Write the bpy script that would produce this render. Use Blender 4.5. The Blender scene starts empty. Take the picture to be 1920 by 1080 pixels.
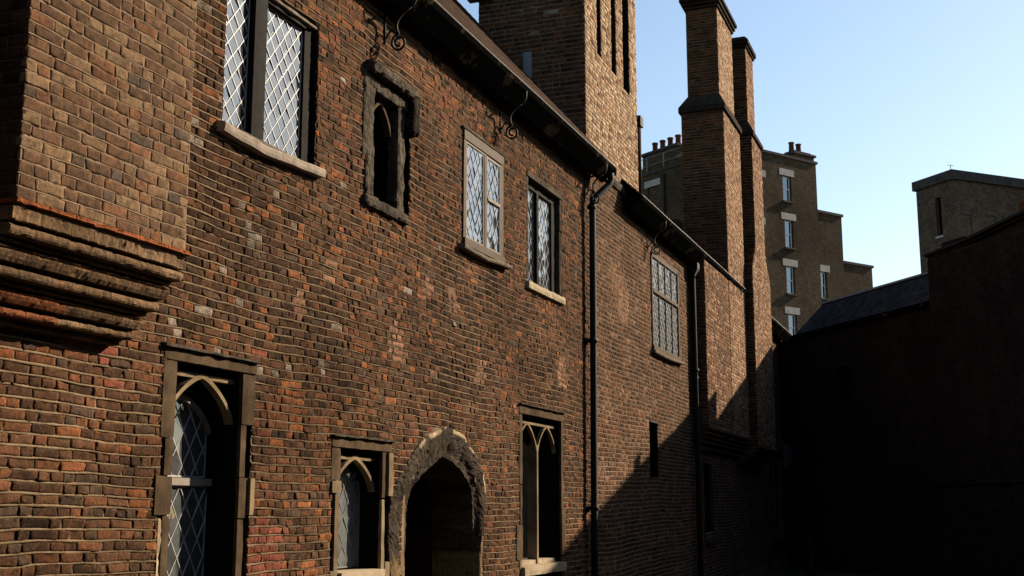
import bpy, bmesh, math, random
import numpy as np
from mathutils import Vector, noise as mnoise
R = math.radians
random.seed(7); rng = np.random.default_rng(7)
scn = bpy.context.scene

# ------------------------------------------------------------------ camera
CAM = np.array([5.3, 0.0, 1.6]); FPX = 2300.0; YAW = R(20.85); PIT = R(10.23)
cd = bpy.data.cameras.new('camera'); cam = bpy.data.objects.new('camera', cd)
scn.collection.objects.link(cam); scn.camera = cam
cam.location = CAM; cam.rotation_euler = (R(90)+PIT, 0, YAW)
cd.sensor_width = 36.0; cd.lens = FPX/1920*36.0; cd.clip_start = .05; cd.clip_end = 3000

# ------------------------------------------------------------------ sky, sun, exposure
SUN = np.array([1.0, 1.25, .88]); SUN = SUN/np.linalg.norm(SUN)
el = math.asin(SUN[2]); az = math.atan2(SUN[0], SUN[1])
w = bpy.data.worlds.new('World'); scn.world = w; w.use_nodes = True
nt = w.node_tree; bg = nt.nodes['Background']
sk = nt.nodes.new('ShaderNodeTexSky'); sk.sky_type = 'NISHITA'; sk.sun_disc = False
sk.sun_elevation = el; sk.sun_rotation = az
sk.air_density = 1.2; sk.dust_density = .6; sk.ozone_density = 1.0; sk.altitude = 20
nt.links.new(sk.outputs[0], bg.inputs[0]); bg.inputs[1].default_value = .064
sl = bpy.data.lights.new('sun', 'SUN'); so = bpy.data.objects.new('sun', sl); scn.collection.objects.link(so)
sl.energy = 5.0; sl.angle = R(.5); sl.color = (1.0, .85, .65)
so.rotation_euler = Vector(SUN).to_track_quat('Z', 'Y').to_euler(); so.location = (20, 25, 30)
vs = scn.view_settings; vs.view_transform = 'Standard'; vs.look = 'None'; vs.exposure = 1.42; vs.gamma = 1; vs.use_curve_mapping = False

# pixel (1920x1080 photograph) -> direction; distance always comes from a plane of the place
_h = np.array([-math.sin(YAW), math.cos(YAW), 0]); _r = np.array([math.cos(YAW), math.sin(YAW), 0]); _u = np.array([0, 0, 1.])
_fw = _h*math.cos(PIT)+_u*math.sin(PIT); _up = -_h*math.sin(PIT)+_u*math.cos(PIT)
def ray(x, y): return _fw+_r*(x-960)/FPX-_up*(y-540)/FPX
def onx(x, y, c=0.): d = ray(x, y); return CAM+d*((c-CAM[0])/d[0])
def onplane(x, y, P, n):
    d = ray(x, y); return CAM+d*(((np.array(P)-CAM)@n)/(d@n))
def topx(P):
    d = P-CAM; z = d@_fw; return 960+FPX*(d@_r)/z, 540-FPX*(d@_up)/z

# ------------------------------------------------------------------ materials
def newmat(name):
    m = bpy.data.materials.new(name); m.use_nodes = True
    n = m.node_tree.nodes; return m, m.node_tree, n['Principled BSDF']
def nd(t, typ, **k):
    n = t.nodes.new(typ)
    for a, b in k.items():
        if a in n.inputs: n.inputs[a].default_value = b
        else: setattr(n, a, b)
    return n
def tex(t, scale, detail=5, rough=.6, coord='Object'):
    c = t.nodes.new('ShaderNodeTexCoord'); n = nd(t, 'ShaderNodeTexNoise', Scale=scale, Detail=detail, Roughness=rough)
    t.links.new(c.outputs[coord], n.inputs['Vector']); return n
def ramp(t, src, stops):
    r = t.nodes.new('ShaderNodeValToRGB'); e = r.color_ramp.elements
    while len(e) < len(stops): e.new(.5)
    for x, (p, c) in zip(e, stops): x.position = p; x.color = (c if len(c) == 4 else (*c, 1)) if hasattr(c, '__len__') else (c, c, c, 1)
    t.links.new(src, r.inputs[0]); return r
def mul(t, a, b, fac=1., typ='MULTIPLY'):
    m = t.nodes.new('ShaderNodeMix'); m.data_type = 'RGBA'; m.blend_type = typ; m.inputs[0].default_value = fac
    for s, i in ((a, 6), (b, 7)):
        if isinstance(s, tuple): m.inputs[i].default_value = (*s, 1)
        else: t.links.new(s, m.inputs[i])
    return m.outputs[2]
def bump(t, p, src, strength, dist):
    b = nd(t, 'ShaderNodeBump', Strength=strength, Distance=dist); t.links.new(src, b.inputs['Height']); t.links.new(b.outputs[0], p.inputs['Normal'])
def spec(p, v):
    p.inputs['Specular IOR Level'].default_value = v
def mat_attr(name, soot=.55, bstr=.8, warm=0., smudge=0.):            # bricks and stones: colour of each piece from its attribute
    m, t, p = newmat(name)
    a = nd(t, 'ShaderNodeAttribute', attribute_name='col')
    n1 = tex(t, 45, 6, .7); n2 = tex(t, .7, 4, .6); n3 = tex(t, 11, 4, .7)
    c = mul(t, a.outputs['Color'], ramp(t, n1.outputs[0], [(.3, .65), (.55, 1.), (.8, 1.3)]).outputs[0])
    c = mul(t, c, ramp(t, n3.outputs[0], [(.3, .72), (.5, 1.), (.75, 1.18)]).outputs[0])
    if warm:                     # burnt orange hearts showing through the weathered skin
        r_ = ramp(t, tex(t, 15, 5, .8).outputs[0], [(.50, 0.), (.68, warm)]); mx = t.nodes.new('ShaderNodeMix'); mx.data_type = 'RGBA'; t.links.new(r_.outputs[0], mx.inputs[0]); t.links.new(c, mx.inputs[6]); mx.inputs[7].default_value = (.165, .068, .028, 1); c = mx.outputs[2]
    if smudge:                   # soot smudges
        r_ = ramp(t, tex(t, 12, 4, .7).outputs[0], [(.50, 0.), (.70, smudge)]); mx = t.nodes.new('ShaderNodeMix'); mx.data_type = 'RGBA'; t.links.new(r_.outputs[0], mx.inputs[0]); t.links.new(c, mx.inputs[6]); mx.inputs[7].default_value = (.036, .029, .024, 1); c = mx.outputs[2]
    c = mul(t, c, ramp(t, n2.outputs[0], [(.35, soot), (.6, 1.)]).outputs[0])
    c = mul(t, c, ramp(t, tex(t, 17, 5, .75).outputs[0], [(.32, (.55, .52, .51)), (.5, (1., 1., 1.)), (.72, (1.45, 1.2, 1.0))]).outputs[0])
    t.links.new(c, p.inputs['Base Color']); p.inputs['Roughness'].default_value = 1.; spec(p, .03)
    bump(t, p, n1.outputs[0], bstr, .012); return m
ALB = np.array([.54, .475, .415])
def mat_noise(name, stops, scale=8, rough=.85, bs=.4, bd=.01, sp=.3, metal=0., stain=None, coord='Object'):
    if name not in ('white_paint', 'lead_came', 'painted_lintel', 'lead_sheet'): stops = [(q, tuple(np.array(v)*ALB)) for q, v in stops]
    m, t, p = newmat(name); n = tex(t, scale, 6, .65, coord); c = ramp(t, n.outputs[0], stops).outputs[0]
    if stain:
        n2 = tex(t, stain, 4, .6, coord); c = mul(t, c, ramp(t, n2.outputs[0], [(.35, .45), (.62, 1.)]).outputs[0])
    t.links.new(c, p.inputs['Base Color']); p.inputs['Roughness'].default_value = rough; spec(p, sp if name in ('black_iron', 'lead_came', 'dark_lead', 'white_paint', 'lead_sheet') else sp*.12); p.inputs['Metallic'].default_value = metal
    if bs:
        n3 = tex(t, scale*5, 5, .7, coord); bump(t, p, n3.outputs[0], bs, bd)
    return m
def mat_brick_uv(name, c1, c2, mo, rowh=.075, bw=.225, ms=.012, soot=(.45, 1.), nstain=.25):   # walls too far to tell the bricks apart
    m, t, p = newmat(name); uv = t.nodes.new('ShaderNodeUVMap')
    b = nd(t, 'ShaderNodeTexBrick', Scale=1.0); b.inputs['Color1'].default_value = (*c1, 1); b.inputs['Color2'].default_value = (*c2, 1); b.inputs['Mortar'].default_value = (*mo, 1)
    b.inputs['Mortar Size'].default_value = ms; b.inputs['Brick Width'].default_value = bw; b.inputs['Row Height'].default_value = rowh; b.offset = .5; b.squash = .5; b.squash_frequency = 2
    t.links.new(uv.outputs[0], b.inputs['Vector'])
    n1 = tex(t, 9, 5, .7); n2 = tex(t, nstain, 5, .6); n4 = tex(t, 2.2, 5, .7)
    c = mul(t, b.outputs[0], ramp(t, n1.outputs[0], [(.25, .5), (.5, 1.), (.8, 1.5)]).outputs[0])
    c = mul(t, c, ramp(t, n2.outputs[0], [(.35, soot[0]), (.62, soot[1])]).outputs[0])
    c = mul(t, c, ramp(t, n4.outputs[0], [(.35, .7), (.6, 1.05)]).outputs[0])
    t.links.new(c, p.inputs['Base Color']); p.inputs['Roughness'].default_value = 1.; spec(p, .03)
    bump(t, p, b.outputs['Fac'], -.5, .01); return m
def mat_glass(name, tint, dusty, ior=1.9):
    m, t, p = newmat(name); n = tex(t, 7, 4, .6)
    c = ramp(t, n.outputs[0], [(.35, tuple(x*.6 for x in dusty)), (.7, dusty)]); t.links.new(c.outputs[0], p.inputs['Base Color'])
    p.inputs['Roughness'].default_value = .6; spec(p, .0)
    g = nd(t, 'ShaderNodeBsdfGlossy', Roughness=.02); g.inputs['Color'].default_value = (*tint, 1)
    f = nd(t, 'ShaderNodeFresnel', IOR=ior); mx = t.nodes.new('ShaderNodeMixShader')
    n2 = tex(t, 5, 2, .5); bmp = nd(t, 'ShaderNodeBump', Strength=.06, Distance=.02); t.links.new(n2.outputs[0], bmp.inputs['Height']); t.links.new(bmp.outputs[0], g.inputs['Normal'])
    t.links.new(f.outputs[0], mx.inputs[0]); t.links.new(p.outputs[0], mx.inputs[1]); t.links.new(g.outputs[0], mx.inputs[2])
    t.links.new(mx.outputs[0], t.nodes['Material Output'].inputs[0]); return m

M = dict(
 brick=mat_attr('brick', .48, .9, .42, .4), brick_bay=mat_attr('brick_bay', .85, .5, .12, .6), brick_fine=mat_attr('brick_fine', .8, .4), stone_attr=mat_attr('worn_stone', .7, 1.),
 mortar=mat_noise('mortar', [(.25, (.15, .115, .08)), (.55, (.30, .24, .165)), (.8, (.40, .33, .24))], 6, .95, .9, .008, .15, stain=.6),
 mortar_dark=mat_noise('deep_mortar', [(.3, (.09, .07, .05)), (.7, (.17, .135, .095))], 8, .95, .8, .008, .15),
 mortar_pale=mat_noise('pale_mortar', [(.3, (.20, .165, .125)), (.7, (.36, .30, .23))], 8, .95, .8, .006, .15),
 mortar_bay=mat_noise('bay_mortar', [(.3, (.23, .175, .125)), (.7, (.36, .285, .205))], 9, .95, .9, .006, .15),
 stone=mat_noise('limestone', [(.3, (.20, .16, .10)), (.5, (.33, .27, .18)), (.75, (.44, .37, .26))], 5, .9, .5, .008, .2, stain=1.1),
 stone_brown=mat_noise('brown_stone', [(.3, (.070, .053, .036)), (.55, (.14, .106, .070)), (.8, (.21, .165, .115))], 5, .9, .5, .008, .2, stain=1.4),
 stone_grey=mat_noise('grey_stone', [(.3, (.06, .054, .046)), (.55, (.12, .108, .09)), (.8, (.22, .20, .17))], 7, .9, .8, .012, .2, stain=1.5),
 stone_pale=mat_noise('pale_stone', [(.3, (.34, .30, .22)), (.7, (.58, .52, .41))], 6, .9, .4, .006, .2),
 soot_stone=mat_noise('soot_stone', [(.3, (.012, .011, .01)), (.5, (.035, .031, .027)), (.72, (.10, .088, .07)), (.85, (.21, .18, .13))], 9, .95, 1., .03, .2),
 oak=mat_noise('blackened_oak', [(.3, (.006, .005, .004)), (.7, (.018, .015, .012))], 12, .75, .5, .006, .3),
 oak_grey=mat_noise('silvered_oak', [(.3, (.12, .105, .088)), (.7, (.30, .27, .23))], 14, .85, .6, .006, .3),
 sill_grey=mat_noise('weathered_sill', [(.3, (.26, .235, .21)), (.7, (.52, .48, .44))], 11, .9, .7, .008, .3),
 paint_brown=mat_noise('drab_brown_paint', [(.3, (.085, .062, .044)), (.7, (.125, .093, .066))], 5, .6, .2, .004, .4),
 white_paint=mat_noise('white_paint', [(.3, (.58, .57, .54)), (.7, (.74, .73, .70))], 6, .55, .1, .003, .4),
 putty=mat_noise('grey_putty', [(.3, (.26, .25, .235)), (.7, (.40, .385, .36))], 9, .7, .2, .003, .3),
 lead=mat_noise('lead_came', [(.3, (.15, .15, .146)), (.7, (.30, .30, .29))], 20, .5, .3, .003, .5),
 lead_dark=mat_noise('dark_lead', [(.3, (.10, .10, .10)), (.7, (.24, .24, .235))], 20, .5, .3, .003, .5),
 iron=mat_noise('black_iron', [(.3, (.006, .006, .006)), (.7, (.014, .014, .013))], 15, .75, .5, .006, .2),
 gutter=mat_noise('peeling_black_paint', [(.57, (.006, .006, .0055)), (.60, (.075, .06, .042))], 2.4, .85, .4, .006, .05),
 lead_sheet=mat_noise('lead_sheet', [(.3, (.07, .075, .085)), (.7, (.15, .155, .17))], 4, .55, .3, .01, .5),
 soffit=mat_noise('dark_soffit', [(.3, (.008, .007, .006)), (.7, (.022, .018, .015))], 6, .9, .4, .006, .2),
 tile=mat_noise('clay_roof_tile', [(.3, (.05, .035, .026)), (.7, (.12, .075, .05))], 7, .9, .8, .02, .2, stain=1.2),
 slate=mat_brick_uv('slate', (.028, .031, .036), (.045, .05, .055), (.012, .012, .013), .14, .3, .006, (.6, 1.)),
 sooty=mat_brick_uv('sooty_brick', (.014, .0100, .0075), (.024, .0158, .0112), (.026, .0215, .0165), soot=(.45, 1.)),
 stock=mat_brick_uv('stock_brick', (.048, .034, .021), (.092, .063, .038), (.085, .066, .046), soot=(.55, 1.), nstain=.12),
 stock_grey=mat_brick_uv('grey_stock_brick', (.062, .046, .031), (.118, .084, .055), (.105, .083, .06), soot=(.6, 1.), nstain=.15),
 slate_plain=mat_noise('dark_slate', [(.3, (.03, .031, .034)), (.7, (.06, .061, .066))], 5, .9, .3, .006, .1),
 lintel=mat_noise('painted_lintel', [(.3, (.24, .22, .205)), (.7, (.36, .335, .31))], 3, .8, .2, .01, .3),
 coping=mat_noise('dark_coping', [(.3, (.055, .056, .06)), (.7, (.12, .12, .125))], 3, .8, .3, .01, .3),
 pot=mat_noise('clay_pot', [(.3, (.10, .045, .03)), (.7, (.19, .085, .055))], 5, .85, .3, .01, .3),
 dark=mat_noise('unlit_interior', [(.3, (.006, .006, .006)), (.7, (.012, .011, .01))], 3, .9, 0),
 door=mat_noise('old_door_planks', [(.3, (.018, .012, .008)), (.7, (.045, .03, .019))], 8, .7, .5, .006, .3),
 glass=mat_glass('leaded_glass', (.9, .96, 1.), (.03, .032, .035), 2.15),
 glass_bright=mat_glass('sky_glass', (.94, .97, 1.), (.03, .033, .037), 3.0),
 glass_dim=mat_glass('dusty_glass', (.9, .95, 1.), (.06, .06, .06), 1.7),
 glass_pale=mat_glass('hazy_glass', (.9, .95, 1.), (.13, .14, .14), 1.8),
 glass_black=mat_glass('dark_glass', (.9, .95, 1.), (.004, .004, .004), 1.35),
 glass_sash=mat_glass('sash_glass', (.85, .93, 1.), (.02, .022, .025), 2.6),
 ground=mat_noise('court_setts', [(.3, (.05, .047, .042)), (.7, (.10, .094, .085))], 3, .85, .7, .02, .3),
)

# ------------------------------------------------------------------ object helpers
COL = scn.collection
def put(o, parent):
    COL.objects.link(o)
    if parent is not None:
        o.parent = parent
        if parent.parent is None and parent.type == 'EMPTY': o.location = -parent.location
    return o
def root(name, loc, label, cat, group=None):
    o = bpy.data.objects.new(name, None); COL.objects.link(o); o.location = loc; o.empty_display_size = .3
    o['label'] = label; o['category'] = cat
    if group: o['group'] = group
    return o
def mesh(name, V, Fs, mat, smooth=False, cols=None, uvs=None):
    me = bpy.data.meshes.new(name); V = np.asarray(V, dtype=np.float32).reshape(-1, 3)
    if isinstance(Fs, np.ndarray) and Fs.ndim == 2:
        k = Fs.shape[1]; nf = len(Fs); me.vertices.add(len(V)); me.vertices.foreach_set('co', V.ravel())
        me.loops.add(nf*k); me.loops.foreach_set('vertex_index', Fs.ravel().astype(np.int32))
        me.polygons.add(nf); me.polygons.foreach_set('loop_start', np.arange(0, nf*k, k, dtype=np.int32))
        me.update(calc_edges=True)
    else: me.from_pydata([tuple(v) for v in V], [], [tuple(int(i) for i in f) for f in Fs])
    if cols is not None:
        a = me.color_attributes.new('col', 'FLOAT_COLOR', 'POINT'); c = np.ones((len(V), 4), dtype=np.float32); c[:, :3] = cols; a.data.foreach_set('color', c.ravel())
    if uvs is not None:
        l = me.uv_layers.new(name='UVMap'); l.data.foreach_set('uv', np.asarray(uvs, dtype=np.float32).ravel())
    me.materials.append(mat if not isinstance(mat, str) else M[mat])
    if smooth: me.polygons.foreach_set('use_smooth', [True]*len(me.polygons))
    me.validate(); me.update(); return me
def obj(name, V, Fs, mat, parent=None, smooth=False, cols=None, uvs=None, kind=None):
    o = put(bpy.data.objects.new(name, mesh(name, V, Fs, mat, smooth, cols, uvs)), parent)
    if kind: o['kind'] = kind
    return o
class MB:
    def __init__(s): s.V = []; s.F = []; s.UV = []
    def add(s, V, F, uv=None):
        b = len(s.V); s.V += [tuple(v) for v in V]
        for f in F: s.F.append(tuple(b+i for i in f))
        for i, f in enumerate(F):
            for j in range(len(f)): s.UV.append(uv[i][j] if uv else (0, 0))
    def box(s, lo, hi): s.obox(np.array(lo), np.array([hi[0]-lo[0], 0, 0]), np.array([0, hi[1]-lo[1], 0]), np.array([0, 0, hi[2]-lo[2]]))
    def obox(s, O, a, b, c):        # metric uv on every face
        O = np.array(O, float); a = np.array(a, float); b = np.array(b, float); c = np.array(c, float)
        if np.cross(a, b)@c < 0: a, b = b, a
        P = [O, O+a, O+a+b, O+b, O+c, O+a+c, O+a+b+c, O+b+c]
        F = [(0, 3, 2, 1), (4, 5, 6, 7), (0, 1, 5, 4), (1, 2, 6, 5), (2, 3, 7, 6), (3, 0, 4, 7)]
        uv = []
        for f in F:
            p0 = P[f[0]]; e = P[f[1]]-p0; e2 = P[f[3]]-p0
            if abs(e[2]) > .5*np.linalg.norm(e): hd, vd = e2, e
            else: hd, vd = e, e2
            hn = hd/max(np.linalg.norm(hd), 1e-9); vn = vd/max(np.linalg.norm(vd), 1e-9)
            if abs(hn[0]+hn[1]) > 0 and (hn[0]+.7*hn[1]) < 0: hn = -hn
            uv.append([(P[i]@hn, P[i]@vn) for i in f])
        s.add(P, F, uv)
    def prism(s, poly, ax):         # polygon (3d points) extruded along ax
        n = len(poly); poly = [np.array(q, float) for q in poly]; ax = np.array(ax, float)
        nr = np.zeros(3)
        for i in range(n): nr += np.cross(poly[i], poly[(i+1) % n])
        if nr@ax > 0: poly = poly[::-1]
        V = poly+[q+ax for q in poly]
        s.add(V, [tuple(range(n)), tuple(range(2*n-1, n-1, -1))]+[(i, i+n, (i+1) % n+n, (i+1) % n) for i in range(n)])
    def tube(s, pts, r, n=8, cap=True):
        pts = [np.array(q, float) for q in pts]; rs = r if hasattr(r, '__len__') else [r]*len(pts); V = []; F = []
        nrm = None
        for i, q in enumerate(pts):
            t = pts[min(i+1, len(pts)-1)]-pts[max(i-1, 0)]; t = t/np.linalg.norm(t)
            if nrm is None: nrm = np.cross(t, [0, 0, 1.]) if abs(t[2]) < .9 else np.cross(t, [0, 1., 0])
            nrm = nrm-t*(nrm@t); nrm = nrm/np.linalg.norm(nrm); b = np.cross(t, nrm)
            for k in range(n): V.append(q+rs[i]*(nrm*math.cos(2*math.pi*k/n)+b*math.sin(2*math.pi*k/n)))
        for i in range(len(pts)-1):
            for k in range(n): F.append((i*n+k, i*n+(k+1) % n, (i+1)*n+(k+1) % n, (i+1)*n+k))
        if cap: F += [tuple(range(n-1, -1, -1)), tuple(range((len(pts)-1)*n, len(pts)*n))]
        s.add(V, F)
    def build(s, name, mat, parent=None, smooth=False, kind=None):
        return obj(name, s.V, s.F, mat, parent, smooth, uvs=s.UV, kind=kind)
def one(name, mat, parent, fn, **k):
    m = MB(); fn(m); return m.build(name, mat, parent, **k)
def nz(p, s, seed=0): return mnoise.noise(Vector((p[0]*s+seed, p[1]*s+seed*.7, p[2]*s)))
def rough(name, lo, hi, mat, parent, seg=.06, amp=.008, fs=9., cut=.012, smooth=False):
    """a worn block: box gridded, edges softened, surface pushed in and out by noise"""
    lo = np.array(lo, float); hi = np.array(hi, float); n = [max(1, min(40, int(round((hi[i]-lo[i])/seg)))) for i in range(3)]
    bm = bmesh.new(); idx = {}
    def vert(i, j, k):
        key = (i, j, k)
        if key not in idx:
            p = lo+(hi-lo)*np.array([i/n[0], j/n[1], k/n[2]]); out = np.zeros(3)
            for a, q in enumerate((i, j, k)): out[a] = -1 if q == 0 else (1 if q == n[a] else 0)
            ne = int(abs(out).sum()); d = amp*(nz(p, fs)+.6*nz(p, fs*2.7, 5))
            if ne > 1: d -= cut*(1+.8*nz(p, fs*.8, 9))*(ne-1)
            idx[key] = bm.verts.new(p+out/max(1, math.sqrt(ne))*d)
        return idx[key]
    for a in range(3):
        b, c = (a+1) % 3, (a+2) % 3
        for e in (0, n[a]):
            for i in range(n[b]):
                for j in range(n[c]):
                    q = []
                    for (di, dj) in ((0, 0), (1, 0), (1, 1), (0, 1)):
                        t = [0, 0, 0]; t[a] = e; t[b] = i+di; t[c] = j+dj; q.append(vert(*t))
                    bm.faces.new(q if e else q[::-1])
    me = bpy.data.meshes.new(name); bm.to_mesh(me); bm.free(); me.materials.append(M[mat])
    if smooth: me.polygons.foreach_set('use_smooth', [True]*len(me.polygons))
    return put(bpy.data.objects.new(name, me), parent)

# ------------------------------------------------------------------ brickwork
PAL = dict(black=(.038, .026, .0195), dark=(.075, .047, .033), umber=(.112, .066, .043), brown=(.145, .082, .052), rust=(.18, .088, .051), red=(.205, .090, .057),
           orange=(.285, .124, .060), grey=(.10, .074, .058), pale=(.34, .32, .29), pink=(.30, .185, .135), newred=(.29, .108, .078), tan=(.215, .137, .085), cream=(.54, .43, .32), buff=(.43, .325, .23), rose=(.37, .24, .17))
for k_ in PAL: PAL[k_] = tuple(np.array(PAL[k_])*(.60, .535, .47))
def pick(wts):
    k = list(wts); p = np.array([wts[i] for i in k], float); return PAL[k[rng.choice(len(k), p=p/p.sum())]]
def cut_intervals(iv, ops, v):
    for op in ops:
        r = op(v)
        if r is None: continue
        out = []
        for a, b in iv:
            if r[1] <= a or r[0] >= b: out.append((a, b)); continue
            if r[0] > a: out.append((a, r[0]))
            if r[1] < b: out.append((r[1], b))
        iv = out
    return iv
def rect(u0, u1, v0, v1): return lambda v: (u0, u1) if v0 < v < v1 else None
def brickface(parent, O, U, N, u0, u1, v0, v1, colfn, ops=(), ch=.07, jt=.0145, pj=.007, wave=None, hi=None, nindiv=0, mat='brick', mmat='mortar', depth=.03, proud=(-.0065, .001),
              er=.035, L=.228, amp=.0032, jstep=.14, jproud=.002, name='brick', edged=.7, heads=lambda u, v: 0.):
    O = np.array(O, float); U = np.array(U, float); N = np.array(N, float); Zv = np.array([0, 0, 1.])
    wv = wave or (lambda u, v: 0*u)
    nco = int(round((v1-v0)/ch)); B = []; J = []
    for k in range(nco):
        va = v0+k*ch; vm = va+ch/2
        fl = int(rng.integers(2))
        u = u0-rng.uniform(0, L); 
        ivs = cut_intervals([(u0, u1)], ops, vm)
        while u < u1:
            fl ^= 1; l = (L if (fl if rng.random() > .25 else not fl) and rng.random() > heads(u, vm) else L*.5)*rng.uniform(.90, 1.07)
            for a, b in ivs:
                p, q = max(u, a), min(u+l, b)
                if q-p > .035: B.append((p+pj/2, q-pj/2, va+jt/2, va+ch-jt/2))
            u += l
        for a, b in cut_intervals([(u0, u1)], ops, va): J.append((a, b, va))
    B = np.array(B); n = len(B)
    uc = (B[:, 0]+B[:, 1])/2; vc = (B[:, 2]+B[:, 3])/2
    C = np.array([colfn(a, b, c-d) for a, b, c, d in zip(uc, vc, B[:, 1], B[:, 0])])
    C *= rng.uniform(.85, 1.16, (n, 1))
    front = rng.uniform(proud[0], proud[1], n); ero = rng.random(n) < er
    hm = np.ones(n, bool) if hi is None else hi(uc, vc)
    def to3(u, v, d): return O+u[..., None]*U+(v+wv(u, v))[..., None]*Zv+d[..., None]*N
    ctr = to3(uc, vc, front); size = np.zeros(n)
    if nindiv:
        for i in range(n):
            x, y = topx(ctr[i])
            if -10 < x < 1930 and -10 < y < 1090:
                w_ = topx(to3(B[i, 1], B[i, 2], front[i]))[0]-topx(to3(B[i, 0], B[i, 2], front[i]))[0]
                h_ = topx(to3(uc[i], B[i, 2], front[i]))[1]-topx(to3(uc[i], B[i, 3], front[i]))[1]
                size[i] = abs(w_*h_)
    ind = set(np.argsort(-size)[:nindiv][size[np.argsort(-size)[:nindiv]] > 0].tolist()) if nindiv else set()
    out = []
    for (gu, gv, msk) in ((6, 4, hm), (0, 0, ~hm)):
        ids = np.nonzero(msk)[0]
        if not len(ids): continue
        b = B[ids]; m = len(ids); fr = front[ids]
        if gu:
            s = np.array([0, .09, .34, .66, .91, 1])[None, None, :]; t = np.array([0, .2, .8, 1])[None, :, None]
            jit = lambda a: rng.normal(0, a, (m, gv, gu))
            uu = b[:, 0][:, None, None]+(b[:, 1]-b[:, 0])[:, None, None]*s+jit(.0035)
            vv = b[:, 2][:, None, None]+(b[:, 3]-b[:, 2])[:, None, None]*t+jit(.0028)
            edge = ((s == 0) | (s == 1)).astype(float)+((t == 0) | (t == 1)).astype(float)
            dd = fr[:, None, None]+jit(amp)-edge*edged*rng.uniform(.001, .006, (m, 1, 1))
            tilt = rng.normal(0, .004*min(1, edged), (m, 2)); dd += tilt[:, 0][:, None, None]*(s-.5)*2+tilt[:, 1][:, None, None]*(t-.5)*2
            e = ero[ids]; dd -= e[:, None, None]*np.abs(rng.normal(0, .016, (m, gv, gu))); dd = np.maximum(dd, -.0095+.004*(edged < .5)*1.8)
            Vf = to3(uu, vv, dd).reshape(m, gv*gu, 3)
            ring = [i for i in range(gu)]+[r*gu+gu-1 for r in range(1, gv)]+[(gv-1)*gu+i for i in range(gu-2, -1, -1)]+[r*gu for r in range(gv-2, 0, -1)]
            Vb = Vf[:, ring]-((Vf[:, ring]-O)@N+depth)[..., None]*N
            V = np.concatenate([Vf, Vb], 1); nv = gu*gv; nr = len(ring)
            F = [(r*gu+c, r*gu+c+1, (r+1)*gu+c+1, (r+1)*gu+c) for r in range(gv-1) for c in range(gu-1)]
            F += [(ring[(i+1) % nr], ring[i], nv+i, nv+(i+1) % nr) for i in range(nr)]
        else:
            cs = [(0, 0), (1, 0), (1, 1), (0, 1)]; ins = .005
            uu = np.stack([b[:, 0]+(b[:, 1]-b[:, 0])*c[0] for c in cs], 1)+rng.normal(0, .002, (m, 4)); vv = np.stack([b[:, 2]+(b[:, 3]-b[:, 2])*c[1] for c in cs], 1)+rng.normal(0, .002, (m, 4))
            sg = np.array([[1, 1], [-1, 1], [-1, -1], [1, -1]])
            fd = fr[:, None]+rng.normal(0, .002, (m, 4))
            V = np.concatenate([to3(uu+ins*sg[:, 0], vv+ins*sg[:, 1], fd), to3(uu, vv, fd-.006), to3(uu, vv, fd*0-depth)], 1)
            F = [(0, 1, 2, 3)]+[(4+i, 4+(i+1) % 4, (i+1) % 4, i) for i in range(4)]+[(8+i, 8+(i+1) % 4, 4+(i+1) % 4, 4+i) for i in range(4)]
        F = np.array(F)
        if np.cross(U, Zv)@N < 0: F = F[:, ::-1]
        c = C[ids]; nvp = V.shape[1]
        bi = [i for i in range(m) if ids[i] in ind]; ri = np.array([i for i in range(m) if ids[i] not in ind], int)
        for i in bi: out.append(obj(name, V[i], F, mat, parent, smooth=bool(gu), cols=np.repeat(c[i][None], nvp, 0)))
        if len(ri):
            Vr = V[ri].reshape(-1, 3); Fr = (F[None]+(np.arange(len(ri))*nvp)[:, None, None]).reshape(-1, F.shape[1])
            obj('brickwork', Vr, Fr, mat, parent, smooth=bool(gu), cols=np.repeat(c[ri], nvp, 0), kind='stuff')
    # bed joints
    Vs = []; Fs = []; base = 0
    for a, bq, v in J:
        k = max(2, int((bq-a)/jstep)+1); u = np.linspace(a, bq, k); h = jt*rng.uniform(.65, 1.25, k)*.5+.001
        xo = jproud+rng.normal(-.003, .0028, k); dz = rng.normal(0, .0014, k)
        P = np.stack([to3(u, v-h*1.3+dz, 0*u-.022), to3(u, v-h*.9+dz, xo-.002), to3(u, v+h*.6+dz, xo), to3(u, v+h*1.4+dz, 0*u-.022)], 1)
        Vs.append(P.reshape(-1, 3)); i = np.arange(k-1)*4
        for r in range(3): Fs.append(np.stack([base+i+r, base+i+4+r, base+i+5+r, base+i+1+r], 1))
        base += 4*k
    if Vs:
        Fj = np.concatenate(Fs)
        if np.cross(U, Zv)@N < 0: Fj = Fj[:, ::-1]
        obj('bed_joint', np.concatenate(Vs), Fj, mmat, parent, smooth=True, kind='stuff')
    return out
def holed_sheet(name, mat, parent, O, U, N, u0, u1, v0, v1, holes, d=-.0105):
    us = sorted({u0, u1, *[h[0] for h in holes], *[h[1] for h in holes]}); vz = sorted({v0, v1, *[h[2] for h in holes], *[h[3] for h in holes]})
    us = [u for u in us if u0 <= u <= u1]; vz = [v for v in vz if v0 <= v <= v1]; m = MB(); O = np.array(O, float)+np.array(N, float)*d; U = np.array(U, float)
    for a, b in zip(us, us[1:]):
        for c, e in zip(vz, vz[1:]):
            mu, mv = (a+b)/2, (c+e)/2
            if any(h[0] < mu < h[1] and h[2] < mv < h[3] for h in holes): continue
            q = [O+U*a+np.array([0, 0, c]), O+U*b+np.array([0, 0, c]), O+U*b+np.array([0, 0, e]), O+U*a+np.array([0, 0, e])]
            m.add(q if np.cross(U, [0, 0, 1])@np.array(N) > 0 else q[::-1], [(0, 1, 2, 3)])
    return m.build(name, mat, parent)

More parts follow.
